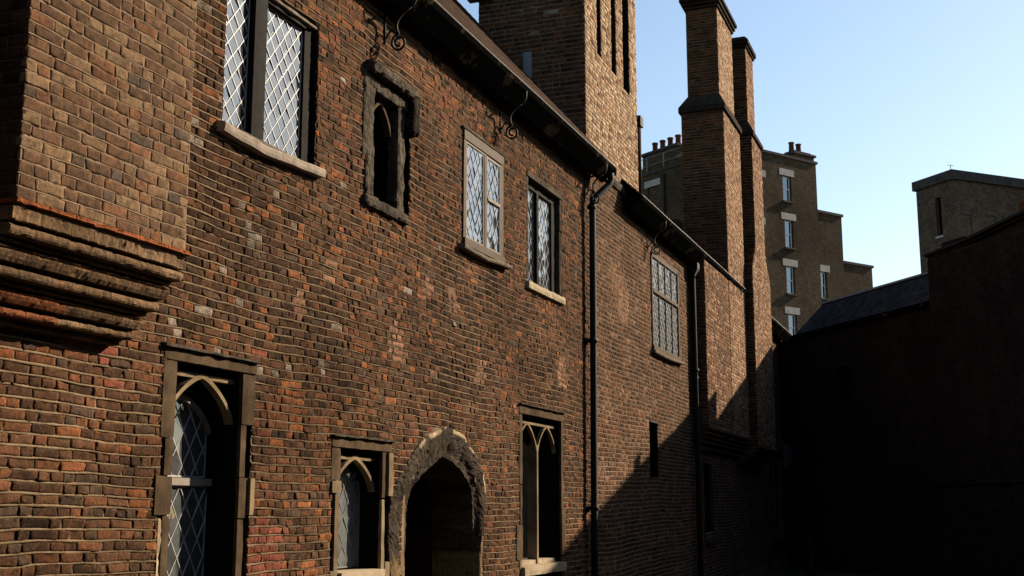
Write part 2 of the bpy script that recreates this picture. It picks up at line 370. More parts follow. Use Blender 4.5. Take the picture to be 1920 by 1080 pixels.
# ------------------------------------------------------------------ ground
gm = MB(); gm.add([(-500, -300, 0), (500, -300, 0), (500, 900, 0), (-500, 900, 0)], [(0, 1, 2, 3)])
gm.build('ground', 'ground')['kind'] = 'structure'

# ------------------------------------------------------------------ the long brick range on the left
RG = root('brick_range', (-1.5, 18, 0), 'long sooty red brick range with leaded windows, pointed stone doorway and corbelled chimney breasts', 'building')
X1 = np.array([1., 0, 0]); Y1 = np.array([0, 1., 0])
def wave(u, v):
    far = np.clip((u-17.2)/3, 0, 1)*np.clip((3.6-v)/2.5, 0, 1)
    return .009*np.sin(u*1.25+1)+.006*np.sin(u*2.9+v*1.9)+.003*np.sin(u*7.3+v*6.1)+.0018*np.sin(u*15.7+v*11)+far*.05*(u-17.2)*.35
def P2(x, y, c=0.): q = onx(x, y, c); return q[1], q[2]
PATCH = []
for (x, y, ry, rz, k) in ((560, 572, .15, .13, 'pink'), (743, 640, .15, .19, 'pink'), (752, 668, .16, .08, 'tan'), (900, 705, .24, .11, 'pink'), (818, 700, .1, .1, 'pink'), (850, 563, .12, .13, 'pink'), (622, 512, .11, .13, 'pink'),
        (640, 572, .07, .07, 'newred'), (497, 655, .08, .06, 'newred'), (495, 1035, .24, .26, 'newred'), (905, 690, .1, .1, 'pink'), (1055, 700, .2, .22, 'pink'), (1030, 715, .15, .1, 'tan'), (520, 770, .22, .16, 'rust'), (545, 760, .25, .2, 'orange'),
        (800, 545, .1, .12, 'pink'), (805, 488, .1, .05, 'tan'), (1150, 520, .3, .25, 'tan'), (1170, 560, .35, .4, 'pink'), (1170, 870, .3, .2, 'pink'), (1130, 880, .25, .2, 'pink'), (880, 760, .12, .08, 'tan'),
        (210, 715, .09, .06, 'newred'), (205, 665, .08, .07, 'newred'), (285, 690, .16, .05, 'rust'), (270, 625, .22, .06, 'brown'), (935, 690, .05, .05, 'orange'), (720, 480, .05, .05, 'orange'), (640, 480, .05, .05, 'tan'),
        (130, 828, .06, .03, 'orange'), (126, 876, .07, .05, 'orange'), (235, 845, .04, .03, 'orange'), (268, 922, .09, .03, 'orange'), (268, 962, .08, .03, 'orange'), (540, 945, .06, .05, 'orange'), (230, 1000, .05, .03, 'orange'), (600, 960, .06, .05, 'orange')):
    a, b = P2(x, y); PATCH.append((a, b, ry, rz, k))
WHITE = [P2(x, y) for x, y in ((365, 228), (352, 247), (450, 383), (468, 428), (474, 448), (447, 568), (512, 700), (555, 425), (380, 10), (690, 300), (330, 617), (320, 595), (603, 690), (640, 345))]
def wallcol(y, z, l):
    for a, b, ry, rz, k in PATCH:
        if ((y-a)/ry)**2+((z-b)/rz)**2 < 1: return np.array(PAL[k])*random.uniform(.8, 1.15)
    for a, b in WHITE:
        if abs(y-a) < .07 and abs(z-b) < .04: return np.array(PAL['pale'])*random.uniform(.6, 1.1)
    n = mnoise.noise(Vector((y*.55, z*.9, 3.3)))+.5*mnoise.noise(Vector((y*1.6, z*2.1, 8.1)))
    if y > 17.1: wt = dict(dark=.10, umber=.26, brown=.34, tan=.19, rust=.09, pink=.04, grey=.05)
    elif z > 4.25 and y > 8: wt = dict(black=.05, dark=.14, umber=.22, brown=.20, rust=.17, red=.09, orange=.09, grey=.06, pale=.006)
    elif y < 7.25 and z < 2.65: wt = dict(black=.03, dark=.14, umber=.30, brown=.27, rust=.14, orange=.035, grey=.10)
    elif z > 2.5 and y < 13.5: wt = dict(black=.07, dark=.28, umber=.31, brown=.14, rust=.09, orange=.04, grey=.09, pale=.012)
    else: wt = dict(black=.04, dark=.20, umber=.30, brown=.22, rust=.12, red=.04, orange=.045, grey=.05)
    if n > .12:
        for k in ('orange', 'rust', 'red'):
            if k in wt: wt[k] *= 1+3.*min(n, .6)
    if n < -.1:
        for k in ('black', 'dark', 'grey'):
            if k in wt: wt[k] *= 1+3*min(-n, .5)
    return pick(wt)
def doorop(v):
    if v >= 2.45: return None
    if v < 1.55: return (10.93, 13.02)
    h = 1.05*math.sqrt(max(0, 1-((v-1.5)/.97)**2)); return (11.98-h, 11.98+h)
HOLES = dict(w1=(7.66, 9.08, 4.44, 5.86), w2=(10.0, 10.98, 4.5, 5.82), w3=(12.33, 13.62, 4.5, 5.84), w4=(14.45, 15.87, 4.4, 5.92), w5=(20.8, 22.9, 4.33, 6.1),
             l1=(7.12, 8.24, .2, 2.69), l2=(9.53, 10.66, .8, 2.2), l3=(14.18, 15.83, .72, 2.85), slit=(20.52, 21.1, 2.08, 3.08), end=(32.9, 34.9, .8, 3.12), small=(24.75, 25.6, 1.0, 2.55))
WALL = holed_sheet('wall', 'mortar', RG, (0, 0, 0), Y1, X1, -4, 36.2, 0, 6.95, list(HOLES.values())+[(11.0, 12.96, 0, 1.9), (11.2, 12.78, 1.9, 2.22), (11.6, 12.4, 2.22, 2.38)])
OPS = [rect(*h) for h in HOLES.values()]+[doorop, rect(5.15, 6.69, 3.0, 7), rect(24.0, 28.6, 2.9, 7), rect(28.5, 31.1, 2.7, 7)]
brickface(WALL, (0, 0, 0), Y1, X1, 3.2, 17.06, 0, 6.86, wallcol, OPS, wave=wave, nindiv=300, heads=lambda u, v: .12 if u < 7.2 else .58)
brickface(WALL, (0, 0, 0), Y1, X1, 17.06, 36.2, 0, 6.86, wallcol, OPS, wave=wave, hi=lambda u, v: u < 0, jstep=.3, mmat='mortar_pale', jproud=.002)
# solid behind the face, with dark rooms behind the openings
one('wall_core', 'dark', RG, lambda m: (m.box((-3.2, -4, 0), (-1.1, 36.2, 6.9)), m.box((-1.1, -4, 0), (-.016, 3.0, 6.9)), m.box((-1.1, 36.0, 0), (-.016, 36.2, 6.9))))

# ---- chimney breast on moulded corbels, beside the frame's left edge
BR = one('chimney_breast', 'mortar_bay', RG, lambda m: m.box((-.3, 5.163, 3.24), (.4165, 6.70, 9.5)))
def baycol(y, z, l):
    n = mnoise.noise(Vector((y*1.5, z*2, 1.)))
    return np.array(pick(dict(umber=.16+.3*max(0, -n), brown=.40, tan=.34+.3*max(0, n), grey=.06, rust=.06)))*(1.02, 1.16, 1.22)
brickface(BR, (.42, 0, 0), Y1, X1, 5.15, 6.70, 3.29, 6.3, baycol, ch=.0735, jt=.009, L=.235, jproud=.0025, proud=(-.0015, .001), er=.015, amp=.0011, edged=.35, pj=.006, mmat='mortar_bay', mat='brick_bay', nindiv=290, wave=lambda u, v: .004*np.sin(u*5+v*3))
brickface(BR, (0, 5.15, 0), X1, -Y1, 0, .42, 3.29, 6.3, lambda y, z, l: pick(dict(dark=.5, umber=.3, black=.2)), ch=.0735, jt=.009, L=.235, proud=(-.004, .002), er=.02, amp=.0016, mmat='mortar_dark', mat='brick_bay', hi=lambda u, v: u < -9)  # near-black bricks: the shade on this side is put into the colour
def corbel(parent, y0, y1, specs, cols, name='moulded_brick', piece=.24, noisy=1., joined=False, ret=0.):
    allV = []; allF = []; allC = []
    for ci, (zt, zb, xo, kind) in enumerate(specs):
        ye = y1+ret*(xo/specs[0][2]-1); nst = max(1, int(round((ye-y0)/piece))); ys = np.linspace(y0, ye, nst+1)+np.array([0]+[random.uniform(-.03, .03) for _ in range(nst-1)]+[0])
        for a, b in zip(ys, ys[1:]):
            h = zt-zb; V = []; F = []
            if kind == 'roll': prof = [(-.02, zt)]+[(xo-h*.5+h*.5*math.sin(t), zb+h/2+h/2*math.cos(t)) for t in np.linspace(0.15, math.pi-.15, 7)]+[(-.02, zb)]
            elif kind == 'cove': prof = [(-.02, zt), (xo, zt-.006), (xo-.004, zt-h*.3), (xo-.016, zt-h*.65), (xo-.035, zb), (-.02, zb)]
            else: prof = [(-.02, zt), (xo-.006, zt), (xo, zt-.005), (xo-.002, (zt+zb)/2), (xo, zb+.005), (xo-.006, zb), (-.02, zb)]
            k = len(prof); N_ = 11; g = .0022
            for j in range(N_):
                yy = a+g+(b-a-2*g)*j/(N_-1)
                for i, (px_, pz_) in enumerate(prof):
                    d = 0
                    if 0 < i < k-1:
                        q = (px_*3, yy*1.0, pz_); d = noisy*(.0022*nz(q, 22)+.003*nz(q, 70, 3)-.03*max(0, nz((ci, yy, ci*.3), 6.5, 11)-.25)-.03*max(0, nz(q, 34, 4)-.28))
                    V.append((px_+d*1., yy, pz_+d*.25))
            for j in range(N_-1):
                for i in range(k-1): F.append((j*k+i, (j+1)*k+i, (j+1)*k+i+1, j*k+i+1))
            F += [tuple(range(k)), tuple((N_-1)*k+i for i in range(k-1, -1, -1))]
            F = [f[::-1] for f in F]
            c = np.array(cols(ci, (a+b)/2))*random.uniform(.8, 1.2)
            if joined:
                bs = sum(len(v) for v in allV); allV.append(np.array(V)); allF += [tuple(bs+i for i in f) for f in F]; allC.append(np.repeat(c[None], len(V), 0))
            else: obj(name, V, F, 'stone_attr', parent, cols=np.repeat(c[None], len(V), 0), smooth=False)
    if joined: return obj('moulded_corbel', np.concatenate(allV), allF, 'stone_attr', parent, cols=np.concatenate(allC), kind='stuff')
SP = [(3.29, 3.262, .448, 'fillet'), (3.246, 3.168, .418, 'fillet'), (3.152, 3.088, .412, 'roll'), (3.078, 3.058, .345, 'fillet'), (3.042, 3.030, .332, 'fillet'), (3.024, 2.962, .338, 'cove'),
      (2.940, 2.880, .285, 'roll'), (2.868, 2.848, .215, 'fillet'), (2.832, 2.822, .20, 'fillet'), (2.816, 2.760, .208, 'cove'), (2.740, 2.690, .15, 'roll'), (2.676, 2.652, .075, 'fillet')]
def corcol(ci, y):
    if ci == 0: return (.20, .066, .026)
    if ci in (9, 10) and y < 5.75: return (.15, .058, .026)
    return random.choice([(.13, .082, .047), (.105, .067, .037), (.15, .098, .058), (.10, .066, .038)])
corbel(BR, 5.135, 6.725, SP, corcol, ret=.25)
one('corbel_core', 'mortar_dark', BR, lambda m: [m.box((-.02, 5.16, zb-.012), (max(.0, xo-.075), 6.70+.25*(xo/.452-1), zt+.006)) for zt, zb, xo, k in SP])

# ---- windows
def clip_poly(poly, y0, y1, z0, z1):
    for ax, lim, sg in ((0, y0, 1), (0, y1, -1), (1, z0, 1), (1, z1, -1)):
        out = []
        for i in range(len(poly)):
            p, q = poly[i], poly[(i+1) % len(poly)]; dp = (p[ax]-lim)*sg; dq = (q[ax]-lim)*sg
            if dp >= 0: out.append(p)
            if (dp >= 0) != (dq >= 0): t = dp/(dp-dq); out.append((p[0]+(q[0]-p[0])*t, p[1]+(q[1]-p[1])*t))
        poly = out
        if len(poly) < 3: return []
    return poly
def leaded(parent, y0, y1, z0, z1, x, pw, ph, gmat='glass', lmat='lead', tilt=2.2, cw=.006, top=None, single=True):
    """diamond quarries, each its own pane slightly out of true, in lead cames; top(y) bounds an arched head"""
    ny = int((y1-y0)/pw)+2; nzn = int((z1-z0)/ph)+2; pan = []
    for i in range(-1, ny*2+1):
        for j in range(-1, nzn*2+1):
            if (i+j) % 2: continue
            c = (y0+i*pw/2, z1-j*ph/2)
            if top:
                zt = top(min(max(c[0], y0+.01), y1-.01))
                if c[1]-ph*.25 > zt: continue
                zl = min(z1, zt+.01)
            else: zl = z1
            g = .96; po = clip_poly([(c[0]-pw/2*g, c[1]), (c[0], c[1]-ph/2*g), (c[0]+pw/2*g, c[1]), (c[0], c[1]+ph/2*g)], y0, y1, z0, zl)
            if len(po) >= 3: pan.append(po)
    allV = []; allF = []
    for po in pan:
        cy = sum(p[0] for p in po)/len(po); cz = sum(p[1] for p in po)/len(po); a, b = R(random.gauss(0, tilt)), R(random.gauss(0, tilt))
        V = [(x+a*(p[0]-cy)+b*(p[1]-cz), p[0], p[1]) for p in po]; n = len(V); V += [(v[0]-.003, v[1], v[2]) for v in V]
        F = [tuple(range(n)), tuple(range(2*n-1, n-1, -1))]+[((i+1) % n, i, i+n, (i+1) % n+n) for i in range(n)]
        if single: obj('pane', V, F, gmat, parent)
        else:
            bs = len(allV); allV += V; allF += [tuple(bs+q for q in f) for f in F]
    if allV: obj('pane', allV, allF, gmat, parent)
    m = MB(); dl = math.hypot(pw, ph)
    def bar(p, q):
        d = np.array([0, q[0]-p[0], q[1]-p[1]]); L_ = np.linalg.norm(d)
        if L_ < .01: return
        d /= L_; s = np.cross(d, X1)*cw; A = np.array([x, *p]); B_ = np.array([x, *q])
        k = 6
        for (aa, bb) in zip(np.linspace(0, 1, k)[:-1], np.linspace(0, 1, k)[1:]):
            P, Q = A+(B_-A)*aa, A+(B_-A)*bb; o1 = X1*(.006+.0025*nz(P, 9)); o2 = X1*(.006+.0025*nz(Q, 9))
            m.add([P-s-X1*.001, P+o1-s*.45, P+o1+s*.45, P+s-X1*.001, Q-s-X1*.001, Q+o2-s*.45, Q+o2+s*.45, Q+s-X1*.001], [(0, 4, 5, 1), (1, 5, 6, 2), (2, 6, 7, 3)])
    for sg in (1, -1):
        for i in range(-2*nzn-ny, 2*nzn+2*ny):
            # line z = z1 + sg*(ph/pw)*(y-y0) + i*ph, sampled and kept inside
            pts = []
            for y in np.linspace(y0, y1, 60):
                z = z1+sg*(ph/pw)*(y-y0)+(i+.5)*ph; zt = z1 if not top else min(z1, top(min(max(y, y0+.01), y1-.01)))
                if z0 <= z <= zt: pts.append((y, z))
            if len(pts) > 1: bar(pts[0], pts[-1])
    for p, q in (((y0, z0), (y1, z0)), ((y0, z0), (y0, z1 if not top else top(y0+.01))), ((y1, z0), (y1, z1 if not top else top(y1-.01)))): bar(p, q)
    if not top: bar((y0, z1), (y1, z1))
    m.build('lead_came', lmat, parent)
def window(name='window', label=None):
    e = bpy.data.objects.new(name, None); COL.objects.link(e); e.parent = RG; e.location = -RG.location; e.empty_display_size = .2
    if label: e['label'] = label
    return e
def bx(name, mat, parent, *boxes): return one(name, mat, parent, lambda m: [m.box(*b) for b in boxes])
def reveal(parent, h, d, mat='mortar_dark', t=.05, inner=None):
    y0, y1, z0, z1 = inner or h
    if inner: return bx('reveal', mat, parent, ((-d, y0-.14, z0), (-.035, y0, z1+.06)), ((-d, y1, z0), (-.035, y1+.16, z1+.06)), ((-d, y0, z1), (-.035, y1, z1+.06)), ((-d-.04, y0-.14, z0), (-d-.002, y1+.16, z1+.06)))
    return bx('reveal', mat, parent, ((-d, y0-t, z0-t), (-.014, y0, z1+t)), ((-d, y1, z0-t), (-.014, y1+t, z1+t)), ((-d, y0, z1), (-.014, y1, z1+t)), ((-d, y0, z0-t), (-.014, y1, z0)), ((-d-.04, y0-t, z0-t), (-d-.002, y1+t, z1+t)))

# upper casement in blackened oak
W = window(label='two-light leaded casement in blackened oak'); h = HOLES['w1']; reveal(W, h, .32, 'oak')
XG = -.085; g0, g1, g2, g3 = 7.74, P2(463, 130, XG)[0], P2(498, 180, -.02)[0], P2(562, 180, XG)[0]
for nm, b in (('jamb', ((-.20, 7.66, 4.5), (-.05, 7.74, 5.84))), ('jamb', ((-.20, g3, 4.5), (-.05, 9.08, 5.84))), ('mullion', ((-.20, g1, 4.5), (-.02, g2, 5.80))), ('head', ((-.2, 7.74, 5.76), (-.03, g1, 5.86))), ('head', ((-.2, g2, 5.76), (-.03, g3, 5.86)))): rough(nm, *b, 'oak', W, .07, .004, 14, .006)
rough('lintel', (-.16, g2+.02, 5.80), (.0, 9.06, 5.835), 'oak_grey', W, .06, .006, 8, .008)
leaded(W, g0, g1, 4.52, 5.76, XG, .142, .172, cw=.0065); leaded(W, g2, g3, 4.52, 5.76, XG, .142, .172, cw=.0065)
def wavy_sill(name, y0, y1, z, xo, th, mat, W, am=.012, sag=.03):
    m = MB(); n = 24; pr = []
    for i in range(n+1):
        y = y0+(y1-y0)*i/n; zz = z-sag*math.sin(math.pi*i/n*1.35)+am*nz((y, 0, z), 3.); x = xo+.012*nz((y, 2, z), 5)
        pr.append([(-.12, y, zz+.05), (x-.01, y, zz+.012), (x, y, zz), (x-.004, y, zz-th*.6), (x-.012, y, zz-th), (-.12, y, zz-th)])
    V = sum(pr, []); F = []
    for i in range(n):
        for j in range(5): F.append((i*6+j, i*6+j+1, (i+1)*6+j+1, (i+1)*6+j))
    F += [tuple(range(5, -1, -1)), tuple(n*6+j for j in range(6))]
    m.add(V, [f[::-1] for f in F]); return m.build(name, mat, W, smooth=False)
wavy_sill('sill', 7.60, 9.14, 4.50, .075, .06, 'sill_grey', W)
rough('sill_board', (-.14, 7.66, 4.49), (.03, 9.0, 4.535), 'paint_brown', W, .08, .004, 10, .006)

# small weathered gothic light under a broken hood mould
W = window(label='small pointed light in crumbling soot-black stone'); h = HOLES['w2']; reveal(W, h, .5, 'dark')
for b in (((-.12, 9.93, 4.9), (.015, 10.16, 5.75)), ((-.12, 9.99, 4.52), (.02, 10.17, 4.92)), ((-.12, 10.68, 4.5), (.012, 10.84, 5.3)), ((-.12, 10.70, 5.25), (.0, 10.85, 5.7))): rough('jamb', *b, 'stone_grey', W, .03, .013, 15, .01)
rough('hood_mould', (-.1, 9.98, 5.74), (.10, 11.0, 5.86), 'stone_grey', W, .03, .02, 11, .014)
rough('hood_stop', (-.1, 10.86, 5.36), (.10, 11.02, 5.78), 'soot_stone', W, .03, .018, 11, .016)
rough('head', (-.15, 10.1, 5.6), (.02, 10.9, 5.72), 'stone_grey', W, .03, .012, 13, .01)
rough('sill', (-.15, 9.96, 4.42), (.045, 10.9, 4.53), 'stone_grey', W, .03, .015, 13, .012)
def arch_band(name, mat, parent, yc, hw, zs, rise, x0, x1, bw, n=14, half=None, ogee=0):
    """a pointed arch of even width bw, from springing zs, extruded x0..x1"""
    def path(e):
        pts = []
        hwE = hw+e; ri = rise+e*1.1
        for k in range(n+1):
            u_ = 1-(k/n)**1.6; pts.append((-hwE*u_, ri*max(0, 1-u_**1.25)**.62))
        return pts
    A, B_ = path(0), path(bw); L_ = [(yc+a, zs+b) for a, b in A]+[(yc-a, zs+b) for a, b in A[::-1][1:]]; O_ = [(yc+a, zs+b) for a, b in B_]+[(yc-a, zs+b) for a, b in B_[::-1][1:]]
    V = []; F = []; k = len(L_)
    for (a, b) in zip(L_, O_): V += [(x0, *a), (x1, *a), (x1, *b), (x0, *b)]
    for i in range(k-1):
        for j in range(4): F.append((i*4+j, (i+1)*4+j, (i+1)*4+(j+1) % 4, i*4+(j+1) % 4))
    F += [(0, 1, 2, 3), tuple((k-1)*4+j for j in (3, 2, 1, 0))]
    return obj(name, V, [f[::-1] for f in F], mat, parent)
arch_band('tracery', 'stone_brown', W, 10.42, .22, 5.28, .27, -.13, -.06, .035)
bx('tracery_plate', 'dark', W, ((-.15, 10.12, 5.56), (-.135, 10.8, 5.72)))
bx('pane', 'glass_black', W, ((-.30, 10.1, 4.55), (-.29, 10.8, 5.7)))

# flush casement in brown painted frame
W = window(label='flush leaded casement in brown painted frame with one opening light'); h = HOLES['w3']; reveal(W, h, .25)
for nm, b in (('jamb', ((-.1, 12.36, 4.6), (.012, 12.44, 5.84))), ('jamb', ((-.1, 13.50, 4.6), (.012, 13.60, 5.84))), ('head', ((-.1, 12.36, 5.755), (.02, 13.60, 5.87))), ('mullion', ((-.1, 12.98, 4.6), (.014, 13.055, 5.755))), ('bottom_rail', ((-.1, 12.36, 4.52), (.035, 13.60, 4.61)))): rough(nm, *b, 'paint_brown', W, .12, .002, 6, .003)
bx('casement', 'putty', W, ((-.02, 12.445, 4.615), (.006, 12.465, 5.75)), ((-.02, 12.958, 4.615), (.006, 12.978, 5.75)), ((-.02, 12.465, 4.615), (.006, 12.958, 4.637)), ((-.02, 12.465, 5.73), (.006, 12.958, 5.75)))
bx('sash', 'putty', W, ((-.02, 13.06, 4.615), (.008, 13.08, 5.74)), ((-.02, 13.478, 4.615), (.008, 13.498, 5.74)), ((-.02, 13.08, 4.615), (.008, 13.478, 4.64)), ((-.02, 13.08, 5.20), (.02, 13.478, 5.235)), ((-.02, 13.08, 5.71), (.008, 13.478, 5.74)))
leaded(W, 12.465, 12.958, 4.637, 5.73, -.008, .14, .205, 'glass_bright', cw=.0042); leaded(W, 13.08, 13.478, 4.64, 5.2, -.010, .14, .205, 'glass_bright', cw=.0042); leaded(W, 13.08, 13.478, 5.235, 5.71, -.004, .14, .205, 'glass_bright', cw=.0042)
wavy_sill('sill', 12.24, 13.7, 4.49, .09, .03, 'oak_grey', W, .006, .02)
rough('drip', (-.02, 12.3, 5.872), (.03, 13.66, 5.9), 'stone_grey', W, .06, .006, 9, .005)

# recessed two-light casement over a pale stone sill
W = window(label='deep-set two-light leaded window over pale stone sill'); h = HOLES['w4']; reveal(W, h, .34, 'oak')
for b in (((-.15, 14.45, 4.5), (.008, 14.52, 5.9)), ((-.15, 15.76, 4.5), (.006, 15.88, 5.4)), ((-.15, 15.78, 5.4), (.006, 15.88, 5.9))): rough('jamb', *b, 'stone_grey', W, .05, .012, 10, .014)
rough('head', (-.12, 14.45, 5.86), (.02, 15.9, 5.94), 'stone_grey', W, .06, .01, 9, .01)
rough('sill', (-.2, 14.42, 4.37), (.05, 15.9, 4.475), 'stone_pale', W, .06, .009, 9, .01)
h0, h1, h2 = P2(999, 450, -.1)[0], P2(1010.5, 450, -.04)[0], P2(1029, 450, -.1)[0]
for nm, b in (('mullion', ((-.22, h0, 4.47), (-.04, h1, 5.76))), ('frame_head', ((-.24, 14.52, 5.76), (-.06, 15.76, 5.86))), ('frame_jamb', ((-.24, h2, 4.47), (-.06, 15.76, 5.76))), ('frame_jamb', ((-.24, 14.52, 4.47), (-.1, 14.6, 5.76)))): rough(nm, *b, 'oak', W, .08, .003, 10, .004)
leaded(W, 14.6, h0, 4.48, 5.75, -.1, .13, .19, 'glass_bright', cw=.006); leaded(W, h1, h2, 4.48, 5.75, -.1, .13, .19, 'glass_bright', cw=.006)

# far four-light casement with transom
W = window(label='wide four-light leaded window with brown timber transom'); h = HOLES['w5']; reveal(W, h, .2)
fr = [((-.08, 20.82, 4.42), (.02, 20.88, 6.1)), ((-.08, 22.82, 4.42), (.02, 22.9, 6.1)), ((-.08, 20.82, 6.04), (.02, 22.9, 6.12)), ((-.08, 20.88, 5.40), (.03, 22.82, 5.46)), ((-.08, 20.82, 4.34), (.04, 22.9, 4.44))]
bx('frame', 'paint_brown', W, *fr)
ys = [20.88, 21.37, 21.86, 22.35, 22.82]
for y in ys[1:-1]: bx('mullion', 'paint_brown', W, ((-.078, y-.014, 4.44), (.012, y+.014, 5.40)), ((-.078, y-.014, 5.46), (.012, y+.014, 6.04)))
for a, b in zip(ys, ys[1:]):
    for z0, z1 in ((4.45, 5.395), (5.465, 6.035)):
        leaded(W, a+.016, b-.016, z0, z1, -.012, .115, .165, 'glass_dim', 'lead', cw=.0085, single=False)
wavy_sill('sill', 20.74, 22.98, 4.33, .09, .03, 'oak_grey', W, .006, .02)

# lower stone windows with tracery
def pointed(yc, hw, zs, rise): return lambda y: zs+rise*max(0, 1-min(1, abs(y-yc)/hw)**1.25)**.62
W = window(label='tall stone-framed lancet with white transom and diamond leading'); h = HOLES['l1']; reveal(W, h, .42, 'dark', inner=(7.245, 8.08, .1, 2.635))
for a, mt in ((((-.034, 7.09, 2.09), (.008, 7.245, 2.635)), 'stone_brown'), (((-.034, 7.15, 1.83), (.005, 7.245, 2.09)), 'stone_brown'), (((-.034, 7.055, 1.56), (.012, 7.245, 1.83)), 'stone_brown'), (((-.034, 7.16, 1.1), (.004, 7.245, 1.56)), 'stone_brown'), (((-.034, 7.07, .7), (.01, 7.245, 1.1)), 'stone_brown'), (((-.034, 7.15, .1), (.006, 7.245, .7)), 'stone_brown'),
              (((-.034, 8.08, 2.24), (.008, 8.26, 2.635)), 'stone_brown'), (((-.034, 8.08, 1.84), (.004, 8.16, 2.24)), 'stone_brown'), (((-.034, 8.08, 1.53), (.006, 8.20, 1.84)), 'stone_brown'), (((-.034, 8.20, 1.55), (.03, 8.265, 1.84)), 'stone'), (((-.034, 8.08, .9), (.004, 8.165, 1.53)), 'stone_brown'), (((-.034, 8.08, .1), (.006, 8.23, .9)), 'stone_brown')): rough('jamb', *a, mt, W, .06, .0035, 8, .005)
rough('lintel', (-.1, 7.09, 2.637), (.012, 8.27, 2.72), 'stone_brown', W, .06, .004, 8, .006)
rough('label_mould', (-.05, 7.06, 2.722), (.045, 8.29, 2.752), 'stone_grey', W, .05, .01, 9, .008)
rough('repair_fillet', (-.02, 7.115, 1.0), (.006, 7.158, 1.55), 'stone_pale', W, .03, .02, 12, .01)
arch_band('tracery', 'stone', W, 7.66, .385, 2.24, .315, -.13, -.07, .035)
bx('tracery_bar', 'stone', W, ((-.13, 7.245, 2.55), (-.075, 8.08, 2.585)))
bx('tracery_plate', 'dark', W, ((-.16, 7.25, 2.5), (-.135, 8.08, 2.63)))
arch_band('inner_arch', 'putty', W, 7.68, .34, 2.17, .24, -.30, -.25, .04)
leaded(W, 7.33, 8.03, 1.84, 2.44, -.28, .165, .26, 'glass_dim', 'lead', cw=.0075, top=pointed(7.68, .36, 2.16, .26))
leaded(W, 7.30, 8.05, .5, 1.77, -.27, .165, .26, 'glass_dim', 'lead', cw=.0075)
bx('transom', 'putty', W, ((-.30, 7.27, 1.775), (-.235, 8.07, 1.83)))
bx('sill', 'stone', W, ((-.3, 7.2, .3), (.05, 8.15, .4)))

W = window(label='short stone-framed lancet with diamond leading beside the doorway'); h = HOLES['l2']; reveal(W, h, .4, 'dark', inner=(9.665, 10.48, .8, 2.135))
for a, mt in ((((-.034, 9.50, 1.85), (.008, 9.665, 2.135)), 'stone_brown'), (((-.034, 9.50, 1.74), (.02, 9.665, 1.85)), 'stone'), (((-.034, 9.585, 1.08), (.004, 9.665, 1.74)), 'stone'), (((-.034, 9.52, .8), (.008, 9.665, 1.08)), 'stone'),
              (((-.034, 10.48, 1.7), (.006, 10.57, 2.135)), 'stone_brown'), (((-.034, 10.57, 1.72), (.03, 10.67, 2.135)), 'stone'), (((-.034, 10.48, .8), (.005, 10.55, 1.7)), 'stone'), (((-.034, 10.555, .8), (.012, 10.66, 1.12)), 'stone')): rough('jamb', *a, mt, W, .06, .004, 8, .005)
rough('lintel', (-.1, 9.50, 2.137), (.012, 10.68, 2.225), 'stone_brown', W, .06, .004, 8, .006)
rough('label_mould', (-.05, 9.47, 2.227), (.045, 10.72, 2.255), 'stone_grey', W, .05, .01, 9, .008)
arch_band('tracery', 'stone', W, 10.07, .375, 1.76, .29, -.13, -.07, .035)
bx('tracery_bar', 'stone', W, ((-.13, 9.665, 2.045), (-.075, 10.48, 2.075)))
bx('tracery_plate', 'dark', W, ((-.16, 9.66, 2.0), (-.135, 10.48, 2.13)))
leaded(W, 9.70, 10.44, 1.08, 2.06, -.215, .17, .26, 'glass_pale', 'lead_dark', cw=.0085, top=pointed(10.07, .375, 1.74, .30))
rough('sill', (-.3, 9.66, .93), (.045, 10.5, 1.06), 'stone_pale', W, .08, .004, 8, .006)

W = window(label='dark two-light window with pale pointed tracery beside the downpipe'); h = HOLES['l3']; reveal(W, h, .42, 'dark', inner=(14.27, 15.77, .7, 2.765))
for a, mt in ((((-.034, 14.16, 1.9), (.008, 14.27, 2.765)), 'stone_brown'), (((-.034, 14.20, 1.42), (.005, 14.27, 1.9)), 'stone_brown'), (((-.034, 14.06, 1.0), (.012, 14.27, 1.42)), 'stone_brown'), (((-.034, 14.19, .7), (.006, 14.27, 1.0)), 'stone'),
              (((-.034, 15.77, 1.6), (.006, 15.86, 2.765)), 'stone_brown'), (((-.034, 15.77, 1.0), (.008, 15.93, 1.6)), 'stone_brown'), (((-.034, 15.77, .7), (.006, 15.86, 1.0)), 'stone_brown')): rough('jamb', *a, mt, W, .07, .004, 8, .005)
rough('lintel', (-.1, 14.16, 2.767), (.012, 15.87, 2.87), 'stone_brown', W, .07, .004, 8, .006)
rough('label_mould', (-.05, 14.14, 2.872), (.045, 15.9, 2.90), 'stone_grey', W, .06, .01, 9, .008)
for yc in (14.645, 15.395): arch_band('tracery', 'stone', W, yc, .335, 2.34, .32, -.12, -.07, .03)
bx('tracery_bar', 'stone', W, ((-.12, 14.27, 2.665), (-.075, 15.77, 2.695)))
bx('mullion', 'stone', W, ((-.2, 14.995, .9), (-.068, 15.045, 2.42)))
bx('pane', 'glass_black', W, ((-.30, 14.28, .9), (-.29, 15.0, 2.75)), ((-.30, 15.04, .9), (-.29, 15.76, 2.75)))
rough('sill', (-.3, 14.22, .8), (.06, 15.83, .92), 'stone_pale', W, .08, .006, 8, .008)
rough('sill_step', (-.3, 14.27, .915), (-.08, 15.77, .975), 'stone_pale', W, .08, .005, 8, .006)

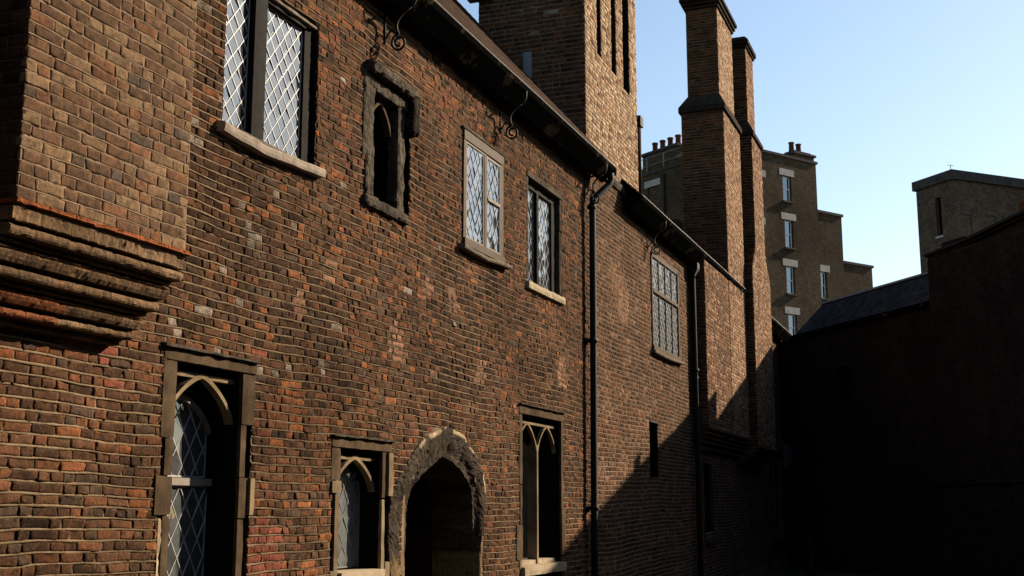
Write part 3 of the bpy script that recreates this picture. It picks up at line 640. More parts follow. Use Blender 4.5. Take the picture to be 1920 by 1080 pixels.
W = window(label='narrow dark slit opening in the far brickwork'); h = HOLES['slit']; reveal(W, h, .3, 'dark'); bx('lintel', 'stone_grey', W, ((-.1, 20.5, 3.08), (.006, 21.12, 3.115)))
W = window(label='small shuttered window below the corbelled stack'); h = HOLES['small']; reveal(W, h, .25, 'dark'); bx('pane', 'glass_black', W, ((-.2, 24.75, 1.), (-.19, 25.6, 2.55)))
rough('sill', (-.1, 24.7, .92), (.1, 25.7, 1.0), 'stone_grey', W, .1, .008, 8, .01); bx('frame', 'stone_grey', W, ((-.05, 24.68, 1.0), (.012, 24.76, 2.6)), ((-.05, 25.58, 1.0), (.012, 25.66, 2.6)), ((-.05, 24.76, 2.53), (.012, 25.58, 2.6)))
W = window(label='stone mullioned window at the far end of the range'); h = HOLES['end']; reveal(W, h, .3, 'dark')
for y in (32.82, 33.78, 34.8): rough('mullion', (-.1, y, .9), (.03, y+.2, 3.05), 'stone_grey', W, .1, .02, 8, .02)
rough('lintel', (-.1, 32.75, 3.05), (.05, 35.1, 3.25), 'stone_grey', W, .1, .02, 8, .02); rough('sill', (-.1, 32.7, .72), (.14, 35.1, .9), 'stone_grey', W, .1, .02, 8, .02)
bx('pane', 'glass_black', W, ((-.2, 32.9, .9), (-.19, 34.9, 3.1)))
for k in range(6): rough('quoin', (-.05, 34.95, 3.3+k*.42), (.03, 35.15+.2*(k % 2), 3.66+k*.42), 'stone_grey', W, .1, .02, 8, .02)

# ---- doorway: pointed arch in eroded black stone
D = window('doorway', 'pointed doorway in eroded soot-black stone')
inn = [(770, 1078), (771, 1000), (775, 940), (785, 912), (803, 890), (822, 874), (838, 857), (854, 866), (872, 882), (886, 905), (893, 932), (895, 1000), (895, 1078)]
inn = [P2(*q) for q in inn]; inn = [(11.13, 0.)]+inn+[(12.84, 0.)]
outr = [(728, 1030), (727, 990), (733, 930), (746, 900), (765, 862), (792, 822), (838, 799), (868, 815), (890, 848), (905, 885), (912, 930), (905, 975), (901, 1030)]
outr = [P2(*q) for q in outr]; outr = [(10.95, 0.)]+outr+[(13.0, 0.)]
def resamp(p, n):
    p = np.array(p); t = np.linspace(0, len(p)-1, n); i = np.minimum(t.astype(int), len(p)-2); f = (t-i)[:, None]; return p[i]*(1-f)+p[i+1]*f
NS, K = 150, 13; A, Bo = resamp(inn, NS), resamp(outr, NS); V = []; Cc = []
for i in range(NS):
    ap = abs(i-NS*.5)/NS
    prof = [(-.55, 0.), (-.09, 0.)]+[(x_, t_) for t_, x_ in zip(np.linspace(.04, 1, K), np.interp(np.linspace(0, 1, K), [0, .15, .3, .45, .6, .8, .9, 1], [-.055, -.05, -.035, -.005, .006, .012, .008, .004]))]+[(-.03, 1.0)]
    for j, (x_, t_) in enumerate(prof):
        q = A[i]*(1-t_)+Bo[i]*t_; p3 = (x_, q[0], q[1]); lowz = q[1] < 1.12
        a_ = .004 if (lowz or j < 2) else .0125
        d = a_*(.8*nz(p3, 9)+.9*nz(p3, 23, 4)+.8*nz(p3, 47, 6)); o_ = a_*.8*nz(p3, 13, 8) if j > 1 else 0
        V.append((x_+d if j not in (0, len(prof)-1) else x_, q[0]+o_, q[1]+.6*o_))
        dk = np.array((.045, .036, .027))*(.55+.9*max(0, .5+nz(p3, 6, 3)))*random.uniform(.75, 1.25)
        if lowz: dk = (.17, .12, .06)
        elif j >= len(prof)-3 and nz((0, q[0], q[1]), 4.5, 2) > .02 and i > NS*.40: dk = (.34, .26, .16)
        Cc.append(dk)
kp = len(prof); F = [(i*kp+j, i*kp+j+1, (i+1)*kp+j+1, (i+1)*kp+j) for i in range(NS-1) for j in range(kp-1)]
obj('stone_surround', V, F, 'stone_attr', D, smooth=False, cols=np.array(Cc))
for b in (((-1.1, 11.0, 0), (-.5, 11.12, 2.3)), ((-1.1, 12.86, 0), (-.5, 12.98, 2.3)), ((-1.1, 11.12, 2.16), (-.5, 12.86, 2.3))): bx('passage_lining', 'door', D, b)
for k in range(8): bx('plank', 'door', D, ((-1.03-.004*(k % 2), 11.12+k*.218, 0), (-1.0-.004*(k % 2), 11.33+k*.218, 2.16)))

# ---- eaves, gutters and roofs
RF = window('roof', 'clay tiled roof with deep black eaves gutter')
def eave(y0, y1, z, ridge, xg=.37, x0r=-2.5, mat='tile'):
    one('gutter', 'gutter', RF, lambda m: m.prism([(xg, y0, z+.105), (xg, y0, z+.09), (xg-.03, y0, z+.05), (xg-.20, y0, z-.105), (xg-.235, y0, z-.11), (xg-.235, y0, z+.12), (xg-.03, y0, z+.085)], (0, y1-y0, 0)))
    one('gutter_lip', 'lead_dark', RF, lambda m: m.tube([(xg-.004, y0+(y1-y0)*t, z+.104+.004*math.sin(t*21)) for t in np.linspace(0, 1, 14)], .008, 6))
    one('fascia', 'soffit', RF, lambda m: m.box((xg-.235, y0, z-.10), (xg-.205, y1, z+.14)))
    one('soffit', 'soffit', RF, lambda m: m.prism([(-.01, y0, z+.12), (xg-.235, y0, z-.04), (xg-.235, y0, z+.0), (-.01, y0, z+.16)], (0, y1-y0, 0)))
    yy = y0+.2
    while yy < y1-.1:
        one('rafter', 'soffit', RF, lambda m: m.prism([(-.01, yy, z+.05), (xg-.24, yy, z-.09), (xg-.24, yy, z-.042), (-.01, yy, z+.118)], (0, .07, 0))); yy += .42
    # tile courses, each lapping the one below
    n = 34
    one('tiling', mat, RF, lambda m: [m.prism([(xg-.03+(x0r-xg)*k/n, y0, z+.125+(ridge-z)*k/n), (xg-.03+(x0r-xg)*k/n, y0, z+.15+(ridge-z)*k/n), (xg-.03+(x0r-xg)*(k+1.1)/n, y0, z+.13+(ridge-z)*(k+1)/n), (xg-.03+(x0r-xg)*(k+1.1)/n, y0, z+.105+(ridge-z)*(k+1)/n)], (0, y1-y0, 0)) for k in range(n)])
eave(6.48, 17.38, 6.60, 9.95)
eave(18.98, 28.25, 6.55, 9.1)
eave(31.15, 36.1, 6.45, 8.8)
one('gutter_end', 'gutter', RF, lambda m: m.box((.24, 17.38, 6.58), (.37, 17.39, 6.70)))
m = MB()
ck = onplane(1266, 428, (0, 26.0, 0), Y1)
for k in range(4): m.obox((ck[0]-.28, 25.8, ck[2]-.12+k*.075), (.50-.02*k, 0, -.02), (0, .5, 0), (0, 0, .065))
m.build('cricket_tiling', 'stone_grey', RF)

def scroll(y, zt=6.56, sc=1., xg=.33):
    m = MB(); r = .014
    m.tube([(0, y, zt-.10), (.1, y, zt-.085), (.2, y, zt-.07), (xg-.02, y, zt-.05), (xg+.01, y, zt+.0), (xg+.015, y, zt+.09)], r, 6)
    m.tube([(.003, y, zt-.02), (.003, y, zt-.42)], .012, 6)
    pts = [(.16-.075*math.sin(t*2.2)+.19*t*t, y, zt-.33+.27*t) for t in np.linspace(0, 1, 10)]; m.tube(pts, r, 6)
    cx, cz = .165, zt-.42
    m.tube([(cx+(.088-.06*t)*math.cos(R(95)+t*R(560))*1., y, cz+(.095-.065*t)*math.sin(R(95)+t*R(560))) for t in np.linspace(0, 1, 26)], r*.95, 6)
    m.tube([(.02+.13*t, y, zt-.36+.08*math.sin(t*3.1)) for t in np.linspace(0, 1, 8)], r*.8, 6)
    return m.build('scroll_bracket', 'iron', RG, smooth=True)
for y in (10.35, 13.5, 16.95, 20.6, 27.9): scroll(y, 6.56 if y < 18 else 6.5)

# ---- brick stack rising flush from the wall, with three slots
def stackcol(w): return lambda y, z, l: pick(w)
T = one('chimney_stack', 'mortar_pale', RG, lambda m: m.box((-1.76, 17.066, 6.9), (-.014, 20.09, 12.6))); T['label'] = 'broad buff brick stack with three tall sunk slots'
def slot(px0, px1, py): a, b = P2(px0, py-4)[0], P2(px1, py)[0]; return (a, b, P2((px0+px1)/2, py)[1], 12.3)
SL = [slot(1119.5, 1127.5, 104), slot(1147, 1156, 140), slot(1169, 1181, 172)]
T2 = holed_sheet('slotted_face', 'mortar_pale', RG, (0, 0, 0), Y1, X1, 17.06, 20.1, 6.85, 12.6, SL)
T.data.vertices.foreach_set('co', [c for v in T.data.vertices for c in ((-.28 if v.co.x > -1 else v.co.x), v.co.y, v.co.z)])
one('slot_lining', 'brick_fine', T, lambda m: [(m.box((-.275, a-.05, c-.05), (-.015, a, d)), m.box((-.275, b, c-.05), (-.015, b+.05, d)), m.box((-.275, a, c-.05), (-.015, b, c)), m.box((-.279, a, c), (-.27, b, d))) for a, b, c, d in SL]).data.materials[0] = M['sooty']
for y_ in (17.066, 20.06): one('stack_side', 'mortar_dark', T, lambda m: m.box((-.3, y_, 6.85), (-.015, y_+.03, 12.6)))
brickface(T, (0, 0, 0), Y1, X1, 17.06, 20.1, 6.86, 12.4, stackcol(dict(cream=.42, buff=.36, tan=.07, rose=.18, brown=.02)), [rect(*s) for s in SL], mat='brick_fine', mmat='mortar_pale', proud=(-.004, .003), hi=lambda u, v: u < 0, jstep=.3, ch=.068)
brickface(T, (0, 17.06, 0), X1, -Y1, -1.77, 0, 6.86, 12.4, stackcol(dict(umber=.3, brown=.3, dark=.2, rust=.12, grey=.1, pale=.01)), mat='brick_fine', mmat='mortar_pale', proud=(-.004, .003), hi=lambda u, v: u < -9, jstep=.3, ch=.075, nindiv=200)  # darker mix than the sunlit face: shade baked into the brick colours
one('stack_cap', 'stone_grey', T, lambda m: m.box((-1.85, 16.98, 12.42), (.08, 20.18, 12.7)))
rough('offset_course', (-.02, 17.1, 6.70), (.05, 20.08, 6.86), 'stone_grey', T, .1, .02, 7, .02)
one('flashing', 'lead_sheet', T, lambda m: (m.box((-1.9, 16.9, 9.55), (-1.5, 17.03, 9.95)), m.box((-1.0, 17.02, 8.1), (-.86, 17.05, 8.6))))

# ---- the two far stacks
def box_stack(name, x0, x1, y0, y1, z0, z1, wx, wy, mm='mortar_pale', label=None, parent=None, ch=.07):
    s = one(name, 'mortar_dark', parent or RG, lambda m: m.box((x0, y0+.014, z0), (x1-.014, y1, z1)))
    if label: s['label'] = label
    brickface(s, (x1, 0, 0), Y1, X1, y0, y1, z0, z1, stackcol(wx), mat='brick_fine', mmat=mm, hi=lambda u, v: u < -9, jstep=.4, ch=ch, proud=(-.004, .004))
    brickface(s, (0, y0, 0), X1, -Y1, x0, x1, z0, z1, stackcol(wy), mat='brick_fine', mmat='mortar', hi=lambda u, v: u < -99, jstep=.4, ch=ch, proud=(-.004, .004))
    return s
LIT = dict(tan=.22, buff=.30, rose=.32, pink=.2, rust=.05); SHD = dict(umber=.3, brown=.25, dark=.3, rust=.12); DRK = dict(dark=.5, black=.3, umber=.2)  # front and side brick mixes differ: light and shade painted into the bricks
one('breast', 'mortar_dark', RG, lambda m: m.box((-.1, 24.014, 3.15), (.286, 28.45, 6.6)))
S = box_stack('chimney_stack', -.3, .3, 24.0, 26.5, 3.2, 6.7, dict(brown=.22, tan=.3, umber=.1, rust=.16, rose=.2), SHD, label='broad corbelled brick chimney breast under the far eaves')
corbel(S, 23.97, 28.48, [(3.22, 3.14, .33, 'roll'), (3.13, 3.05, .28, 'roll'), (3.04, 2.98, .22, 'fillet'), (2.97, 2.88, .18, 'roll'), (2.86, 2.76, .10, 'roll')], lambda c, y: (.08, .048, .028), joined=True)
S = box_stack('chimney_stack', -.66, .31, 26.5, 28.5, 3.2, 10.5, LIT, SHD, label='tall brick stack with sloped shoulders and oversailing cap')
def shoulder(p, x0, x1, y0, y1, z0, z1, X0, X1_, Y0, Y1_, mat='sooty'):
    """frustum from (x0..x1,y0..y1) at z0 to the inner rectangle at z1"""
    m = MB(); m.add([(x0, y0, z0), (x1, y0, z0), (x1, y1, z0), (x0, y1, z0), (X0, Y0, z1), (X1_, Y0, z1), (X1_, Y1_, z1), (X0, Y1_, z1)], [(3, 2, 1, 0), (4, 5, 6, 7), (0, 1, 5, 4), (1, 2, 6, 5), (2, 3, 7, 6), (3, 0, 4, 7)]); return m.build('shoulder', mat, p)
one('weathering', 'sooty', S, lambda m: m.box((-.71, 26.44, 10.5), (.36, 28.56, 10.62)))
shoulder(S, -.71, .36, 26.44, 28.56, 10.62, 10.92, -.52, .21, 26.62, 28.42)
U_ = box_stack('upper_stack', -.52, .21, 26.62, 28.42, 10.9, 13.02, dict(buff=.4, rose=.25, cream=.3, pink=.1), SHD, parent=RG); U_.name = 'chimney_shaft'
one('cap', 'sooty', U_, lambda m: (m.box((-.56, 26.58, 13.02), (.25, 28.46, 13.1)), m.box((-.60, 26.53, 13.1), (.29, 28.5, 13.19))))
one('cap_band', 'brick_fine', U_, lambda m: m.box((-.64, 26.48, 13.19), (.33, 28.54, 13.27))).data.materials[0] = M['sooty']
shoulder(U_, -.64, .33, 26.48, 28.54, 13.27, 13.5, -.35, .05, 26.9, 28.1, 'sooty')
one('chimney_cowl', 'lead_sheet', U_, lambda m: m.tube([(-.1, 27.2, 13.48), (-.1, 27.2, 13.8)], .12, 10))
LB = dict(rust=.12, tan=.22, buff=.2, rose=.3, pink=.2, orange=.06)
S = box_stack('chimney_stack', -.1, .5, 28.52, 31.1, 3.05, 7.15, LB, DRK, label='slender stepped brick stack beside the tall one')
corbel(S, 28.5, 31.12, [(3.06, 2.98, .53, 'roll'), (2.97, 2.89, .45, 'roll'), (2.88, 2.82, .36, 'fillet'), (2.81, 2.72, .28, 'roll'), (2.70, 2.62, .18, 'roll')], lambda c, y: (.08, .048, .028), joined=True)
# racked-back courses narrowing the breast to the shaft
for k in range(12):
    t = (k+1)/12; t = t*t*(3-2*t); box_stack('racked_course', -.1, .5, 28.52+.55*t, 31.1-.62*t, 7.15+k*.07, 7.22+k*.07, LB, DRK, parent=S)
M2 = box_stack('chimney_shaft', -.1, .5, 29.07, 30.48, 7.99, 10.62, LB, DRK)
one('weathering', 'sooty', M2, lambda m: m.box((-.14, 29.02, 10.62), (.55, 30.53, 10.72)))
shoulder(M2, -.14, .55, 29.02, 30.53, 10.72, 11.02, .0, .40, 29.2, 30.25)
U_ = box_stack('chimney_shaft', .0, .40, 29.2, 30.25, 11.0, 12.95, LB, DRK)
one('cap', 'sooty', U_, lambda m: (m.box((-.04, 29.16, 12.95), (.44, 30.29, 13.02)), m.box((-.08, 29.12, 13.02), (.48, 30.33, 13.13))))
shoulder(U_, -.08, .48, 29.12, 30.33, 13.13, 13.25, .02, .38, 29.25, 30.2)

# ------------------------------------------------------------------ drainpipes
def collar(m, x, y, z, r): m.tube([(x, y, z-.035), (x, y, z-.03), (x, y, z+.03), (x, y, z+.035)], [r+.002, r+.014, r+.014, r+.002], 12)
DP = root('drainpipe', (.1, 16.95, 0), 'tall black cast-iron drainpipe with swan neck beside the tracery window', 'drainpipe')
one('pipe', 'iron', DP, lambda m: m.tube([(.31, 17.30, 6.60), (.31, 17.30, 6.50), (.29, 17.27, 6.42), (.16, 17.08, 6.22), (.11, 17.02, 6.14), (.105, 17.0, 6.04), (.10, 16.98, 4.0), (.10, 16.93, 1.5), (.10, 16.91, 0.)], .05, 14), smooth=True)
for z in (6.02, 4.02, 1.62): one('collar', 'iron', DP, lambda m: collar(m, .10, 16.98 if z > 3 else 16.935, z, .052), smooth=True)
for z in (4.02, 1.62): one('ear_bracket', 'iron', DP, lambda m: m.box((.0, 16.84, z-.02), (.05, 17.06, z+.02)))
DP = root('drainpipe', (.1, 23.9, 0), 'black drainpipe with hopper head in the angle of the corbelled breast', 'drainpipe')
one('pipe', 'iron', DP, lambda m: m.tube([(.10, 23.86, 6.2), (.10, 23.84, 3.), (.10, 23.82, 0.)], .055, 12), smooth=True)
one('hopper_head', 'iron', DP, lambda m: m.prism([(.0, 23.72, 6.45), (.22, 23.72, 6.45), (.22, 23.72, 6.33), (.15, 23.72, 6.18), (.05, 23.72, 6.18), (.0, 23.72, 6.33)], (0, .27, 0)))
for z in (4.3, 2.2): one('collar', 'iron', DP, lambda m: collar(m, .10, 23.84, z, .056), smooth=True)
DP = root('drainpipe', (-.06, 20.2, 6.9), 'short brown drainpipe on the edge of the slotted stack', 'drainpipe')
one('pipe', 'gutter', DP, lambda m: m.tube([(-.02, 20.22, 8.3), (-.02, 20.22, 6.95)], .05, 10), smooth=True).data.materials[0] = M['tile']
one('hopper_head', 'iron', DP, lambda m: m.box((-.09, 20.13, 8.24), (.05, 20.32, 8.42)))

# ------------------------------------------------------------------ dark building closing the court on the right
FP = np.array([.07, 35.4, 0.]); FD = np.array([.628, -.778, 0.]); FN = np.array([-.778, -.628, 0.])    # FN faces the court
def fp(s, d, z): return FP+FD*s-FN*d+np.array([0, 0, z])       # s along the front, d behind it
def fbox(m, s0, s1, d0, d1, z0, z1): m.obox(fp(s0, d0, z0), FD*(s1-s0), -FN*(d1-d0), np.array([0, 0, z1-z0]))
RB = root('court_building', tuple(fp(6, 2, 0)), 'sooty brick building in deep shade with slate mansard roof closing the court', 'building')
def fpart(name, mat, parent, *bs, **k): return one(name, mat, parent, lambda m: [fbox(m, *b) for b in bs], **k)
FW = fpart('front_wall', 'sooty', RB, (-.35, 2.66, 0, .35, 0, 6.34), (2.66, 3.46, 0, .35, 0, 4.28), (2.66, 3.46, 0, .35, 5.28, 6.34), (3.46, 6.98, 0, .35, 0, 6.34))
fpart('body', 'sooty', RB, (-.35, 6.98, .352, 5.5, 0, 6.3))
fpart('buttress', 'sooty', RB, (6.98, 14.5, -.12, 5.5, 0, 7.36))
fpart('plinth', 'sooty', RB, (7.0, 14.5, -.2, -.122, 0, 2.15))
fpart('string_course', 'sooty', RB, (7.0, 14.5, -.26, -.122, 2.15, 2.27))
wd = fpart('window', 'oak', RB, (2.66, 2.74, .16, .26, 4.28, 5.28), (3.38, 3.46, .16, .26, 4.28, 5.28), (2.74, 3.38, .16, .26, 5.2, 5.28), (3.03, 3.09, .16, .26, 4.36, 5.2), (2.74, 3.38, .16, .26, 4.28, 4.36))
fpart('pane', 'glass_black', wd, (2.74, 3.03, .2, .21, 4.36, 5.2)); fpart('pane', 'glass_black', wd, (3.09, 3.38, .2, .21, 4.36, 5.2))
one('gutter', 'gutter', RB, lambda m: fbox(m, .8, 6.97, -.14, -.01, 6.30, 6.40))
sr = MB()
def fquad(m, a, b, c, d):
    m.add([a, b, c, d], [(0, 1, 2, 3)], [[(0, 0), (np.linalg.norm(b-a), 0), (np.linalg.norm(b-a), np.linalg.norm(d-a)), (0, np.linalg.norm(d-a))]])
fquad(sr, fp(.9, -.08, 6.4), fp(6.98, -.08, 6.4), fp(6.98, .42, 7.2), fp(1.62, .42, 7.2))
fquad(sr, fp(1.62, .42, 7.2), fp(6.98, .42, 7.2), fp(6.98, 4.6, 7.35), fp(1.62, 4.6, 7.35))
fquad(sr, fp(.9, 5.5, 6.4), fp(.9, -.08, 6.4), fp(1.62, .42, 7.2), fp(1.62, 4.6, 7.35))
sr.build('mansard_roof', 'slate', RB)
m = MB(); m.obox(fp(1.6, .36, 7.19), FD*5.36, -FN*.16, np.array([0, 0, .05])); m.obox(fp(1.6, .5, 7.24), FD*5.36, -FN*.3, np.array([0, 0, .035])); m.build('lead_roll', 'lead_sheet', RB)
# parapet with coping that climbs away from the mansard
def strip(name, mat, pts, d0, d1, th):
    m = MB()
    for (s0, z0), (s1, z1) in zip(pts, pts[1:]):
        a, b = fp(s0, d0, z0), fp(s1, d0, z1); a2, b2 = fp(s0, d1, z0), fp(s1, d1, z1); t = np.array([0, 0, th])
        m.add([a, b, b2, a2, a+t, b+t, b2+t, a2+t], [(0, 3, 2, 1), (4, 5, 6, 7), (0, 1, 5, 4), (1, 2, 6, 5), (2, 3, 7, 6), (3, 0, 4, 7)])
    return m.build(name, mat, RB)
strip('parapet', 'sooty', [(6.98, 7.36), (10.2, 7.36), (14.5, 7.36)], -.1, .25, .08)
strip('coping', 'slate_plain', [(6.96, 7.44), (8.4, 7.52), (10.2, 7.72), (12.2, 7.84), (14.5, 7.9)], -.2, .5, .06)
strip('parapet_fill', 'sooty', [(6.98, 7.40), (8.4, 7.46), (10.2, 7.66), (12.2, 7.78), (14.5, 7.84)], -.11, .4, .04)
m = MB(); m.prism([fp(6.98, .0, 7.3), fp(14.5, .0, 7.3), fp(14.5, .0, 7.84), fp(12.2, .0, 7.78), fp(10.2, .0, 7.66), fp(8.4, .0, 7.46)], -FN*.35); m.build('parapet_wall', 'sooty', RB)
fpart('pier', 'sooty', RB, (6.98, 7.8, .3, 1.0, 7.2, 7.80)); fpart('pier_flashing', 'lead_sheet', RB, (6.93, 6.979, .3, .95, 7.15, 7.72))
rv = MB(); fquad(rv, fp(9.2, 1.2, 7.7), fp(14.5, 1.2, 7.7), fp(14.5, 4.0, 9.9), fp(10.9, 4.0, 9.9)); fquad(rv, fp(9.2, 5.4, 7.7), fp(9.2, 1.2, 7.7), fp(10.9, 4.0, 9.9), fp(10.9, 4.01, 9.9)); rv.build('rear_roof', 'slate', RB)
one('chimney_pot', 'pot', RB, lambda m: m.tube([tuple(fp(9.95, .2, z)) for z in (7.65, 7.7, 8.05, 8.1)], [.16, .15, .12, .14], 10), smooth=True)
# unseen wing right of the frame, added to block sky and cut bounce
bx2 = lambda nm, mt, *b: one(nm, mt, RB, lambda m: [m.box(*q) for q in b])
bx2('unseen_side_wing', 'sooty', ((12.0, -9, 0), (17, 21.5, 8.2))); bx2('unseen_side_parapet', 'coping', ((11.92, -9, 8.2), (12.35, 21.5, 8.32)))
for k in range(6):
    wn = bx2('window_frame', 'white_paint', ((11.96, -6.5+k*4.2, 1.2), (11.998, -6.42+k*4.2, 2.9)), ((11.96, -5.4+k*4.2, 1.2), (11.998, -5.32+k*4.2, 2.9)), ((11.96, -6.42+k*4.2, 2.82), (11.998, -5.4+k*4.2, 2.9)), ((11.96, -6.42+k*4.2, 1.2), (11.998, -5.4+k*4.2, 1.28)))
    one('pane', 'glass_black', wn, lambda m: m.box((11.97, -6.42+k*4.2, 1.28), (11.98, -5.4+k*4.2, 2.82)))

one('unseen_end_range', 'sooty', RB, lambda m: m.box((-3, -15, 0), (17, -9.01, 9.0))); one('unseen_end_parapet', 'coping', RB, lambda m: m.box((-3, -9.4, 9.0), (17, -8.93, 9.14)))  # unseen range behind the camera, added to block low sky and deepen shade
# ------------------------------------------------------------------ flat-roofed brick building beyond, on the diagonal
def diag(phi): a = R(phi); return np.array([math.sin(a), math.cos(a), 0.])
d0 = ray(1786, 345); t0 = 52.0/(d0@_h); KC = CAM+d0*t0; KC = np.array([KC[0], KC[1], 0.])
KL = diag(-45.); KR = diag(46.); nL = np.array([-KL[1], KL[0], 0.])*1.; nR = np.array([KR[1], -KR[0], 0.])
if nL@(CAM-KC) < 0: nL = -nL
if nR@(CAM-KC) < 0: nR = -nR
zt = onplane(1786, 336, KC, nL)[2]
def along(x, y, P, n, D): q = onplane(x, y, P, n); return (q-P)@D, q[2]
wl = along(1717, 350, KC, nL, KL)[0]; wr = along(1920, 350, KC, nR, KR)[0]+4
KB = root('flat_roofed_building', tuple(KC+KL*wl*.5+KR*wr*.5), 'tall flat-roofed brown brick building with dark parapet behind the court', 'building')
a0, z1_ = along(1753, 372, KC, nL, KL); a1, z0_ = along(1768, 440, KC, nL, KL); ws = sorted((a0, a1))
holed = MB()
for s0, s1, q0, q1 in ((0, ws[0], 0, zt), (ws[1], wl, 0, zt), (ws[0], ws[1], 0, z0_), (ws[0], ws[1], z1_, zt)): holed.obox(KC+KL*s0+np.array([0, 0, q0]), KL*(s1-s0), -nL*.4, np.array([0, 0, q1-q0]))
holed.build('side_wall', 'stock_grey', KB)
one('front_wall', 'stock_grey', KB, lambda m: m.obox(KC-nL*.0, KR*wr, -nR*.4, np.array([0, 0, zt])))
one('rear_mass', 'stock_grey', KB, lambda m: m.obox(KC+KL*.41+KR*.41, KL*(wl-.42), KR*(wr-.42), np.array([0, 0, zt-.2])))
one('window_slit', 'glass_black', KB, lambda m: m.obox(KC+KL*ws[0]-nL*.2+np.array([0, 0, z0_]), KL*(ws[1]-ws[0]), -nL*.05, np.array([0, 0, z1_-z0_])))
one('sill', 'lintel', KB, lambda m: m.obox(KC+KL*(ws[0]-.05)+nL*.06+np.array([0, 0, z0_-.12]), KL*(ws[1]-ws[0]+.1), -nL*.2, np.array([0, 0, .1])))
one('parapet', 'coping', KB, lambda m: (m.obox(KC-KR*.12-KL*.12+np.array([0, 0, zt+.001]), KL*(wl+.24), KR*.4, np.array([0, 0, .42])), m.obox(KC-KL*.12+KR*.281+np.array([0, 0, zt+.001]), KR*wr, KL*.4, np.array([0, 0, .42]))))
for pa, pb in (((1800, 402), (1822, 440)), ((1848, 405), (1868, 438))):
    a0, q1 = along(*pa, KC, nR, KR); a1, q0 = along(*pb, KC, nR, KR)
    one('sunk_panel', 'coping', KB, lambda m: (m.obox(KC+KR*a1+nR*.03+np.array([0, 0, q0]), KR*.06, -nR*.05, np.array([0, 0, q1-q0])), m.obox(KC+KR*a0+nR*.03+np.array([0, 0, q1]), KR*(a1-a0+.06), -nR*.05, np.array([0, 0, .06]))))
vp = KC+KR*along(1815, 335, KC, nR, KR)[0]-nR*1.; vz = zt+.4
one('tv_aerial', 'lead_sheet', KB, lambda m: (m.tube([(vp[0], vp[1], vz-.1), (vp[0], vp[1], vz+.6)], .015, 6), m.tube([tuple(np.array([vp[0], vp[1], vz+.6])-KR*.16), tuple(np.array([vp[0], vp[1], vz+.6])+KR*.16)], .015, 6)))  # T-shaped aerial on the flat roof

# ------------------------------------------------------------------ tall stock-brick block far behind
d0 = ray(1362, 350); t0 = 70.0/(d0@_h); BC = CAM+d0*t0; BC = np.array([BC[0], BC[1], 0.])
BA = diag(34.); BB = diag(-57.); nA = np.array([BA[1], -BA[0], 0.]); nB = np.array([-BB[1], BB[0], 0.])
if nA@(CAM-BC) < 0: nA = -nA
if nB@(CAM-BC) < 0: nB = -nB
BK = root('stock_brick_block', tuple(BC+BA*8+BB*8), 'tall dark stock-brick block with white-linteled sash windows and clay chimney pots', 'building')
def A_(x, y): return along(x, y, BC, nA, BA)
def B_f(x, y): return along(x, y, BC, nB, BB)
def pa(s, d, z): return BC+BA*s-nA*d+np.array([0, 0, z])
tiers = [(0, A_(1529, 300)[0], A_(1480, 297)[1], 0.), (A_(1529, 400)[0], A_(1581, 405)[0], A_(1555, 401)[1], .15), (A_(1581, 497)[0], A_(1642, 500)[0], A_(1610, 496)[1], .3)]
wins = []
for (px0, py0, px1, py1) in ((1467, 328, 1485, 379), (1471, 411, 1489, 466), (1474, 498, 1492, 552), (1478, 588, 1496, 640), (1538, 507, 1556, 560)):
    s0, zt_ = A_(px0, py0); s1, zb_ = A_(px1, py1); wins.append((s0, s1, zb_, zt_))
def facade(name, P, D, n, s0, s1, z0, z1, holes, mat, parent, th=.35):
    us = sorted({s0, s1, *[h[i] for h in holes for i in (0, 1) if s0 < h[i] < s1]}); m = MB()
    for a, b in zip(us, us[1:]):
        mu = (a+b)/2; col = sorted([h for h in holes if h[0] < mu < h[1]], key=lambda h: h[2]); z = z0
        for h in col:
            if h[2] > z: m.obox(P+D*a+np.array([0, 0, z]), D*(b-a), -n*th, np.array([0, 0, h[2]-z]))
            z = h[3]
        if z1 > z: m.obox(P+D*a+np.array([0, 0, z]), D*(b-a), -n*th, np.array([0, 0, z1-z]))
    return m.build(name, mat, parent)
def sash(P, D, n, h):
    s0, s1, zb, zt_ = h; zm = (zb+zt_)/2; w_ = s1-s0
    f = one('window', 'white_paint', BK, lambda m: [m.obox(P+D*a-n*.16+np.array([0, 0, c]), D*b, -n*.06, np.array([0, 0, e])) for a, b, c, e in ((s0, .07, zb, zt_-zb), (s1-.07, .07, zb, zt_-zb), (s0+.07, w_-.14, zb, .09), (s0+.07, w_-.14, zt_-.07, .07), (s0+.07, w_-.14, zm-.03, .06))])
    for c, e, dd in ((zb+.09, zm-.03-zb-.09, .19), (zm+.03, zt_-.07-zm-.03, .175)):
        one('pane', 'glass_sash', f, lambda m: m.obox(P+D*(s0+.07)-n*dd+np.array([0, 0, c]), D*(w_-.14), -n*.01, np.array([0, 0, e])))
    one('lintel', 'lintel', f, lambda m: m.obox(P+D*(s0-.28)+n*.015+np.array([0, 0, zt_]), D*(w_+.56), -n*.3, np.array([0, 0, .42])))
    one('sill', 'coping', f, lambda m: m.obox(P+D*(s0-.1)+n*.12+np.array([0, 0, zb-.12]), D*(w_+.2), -n*.35, np.array([0, 0, .11])))
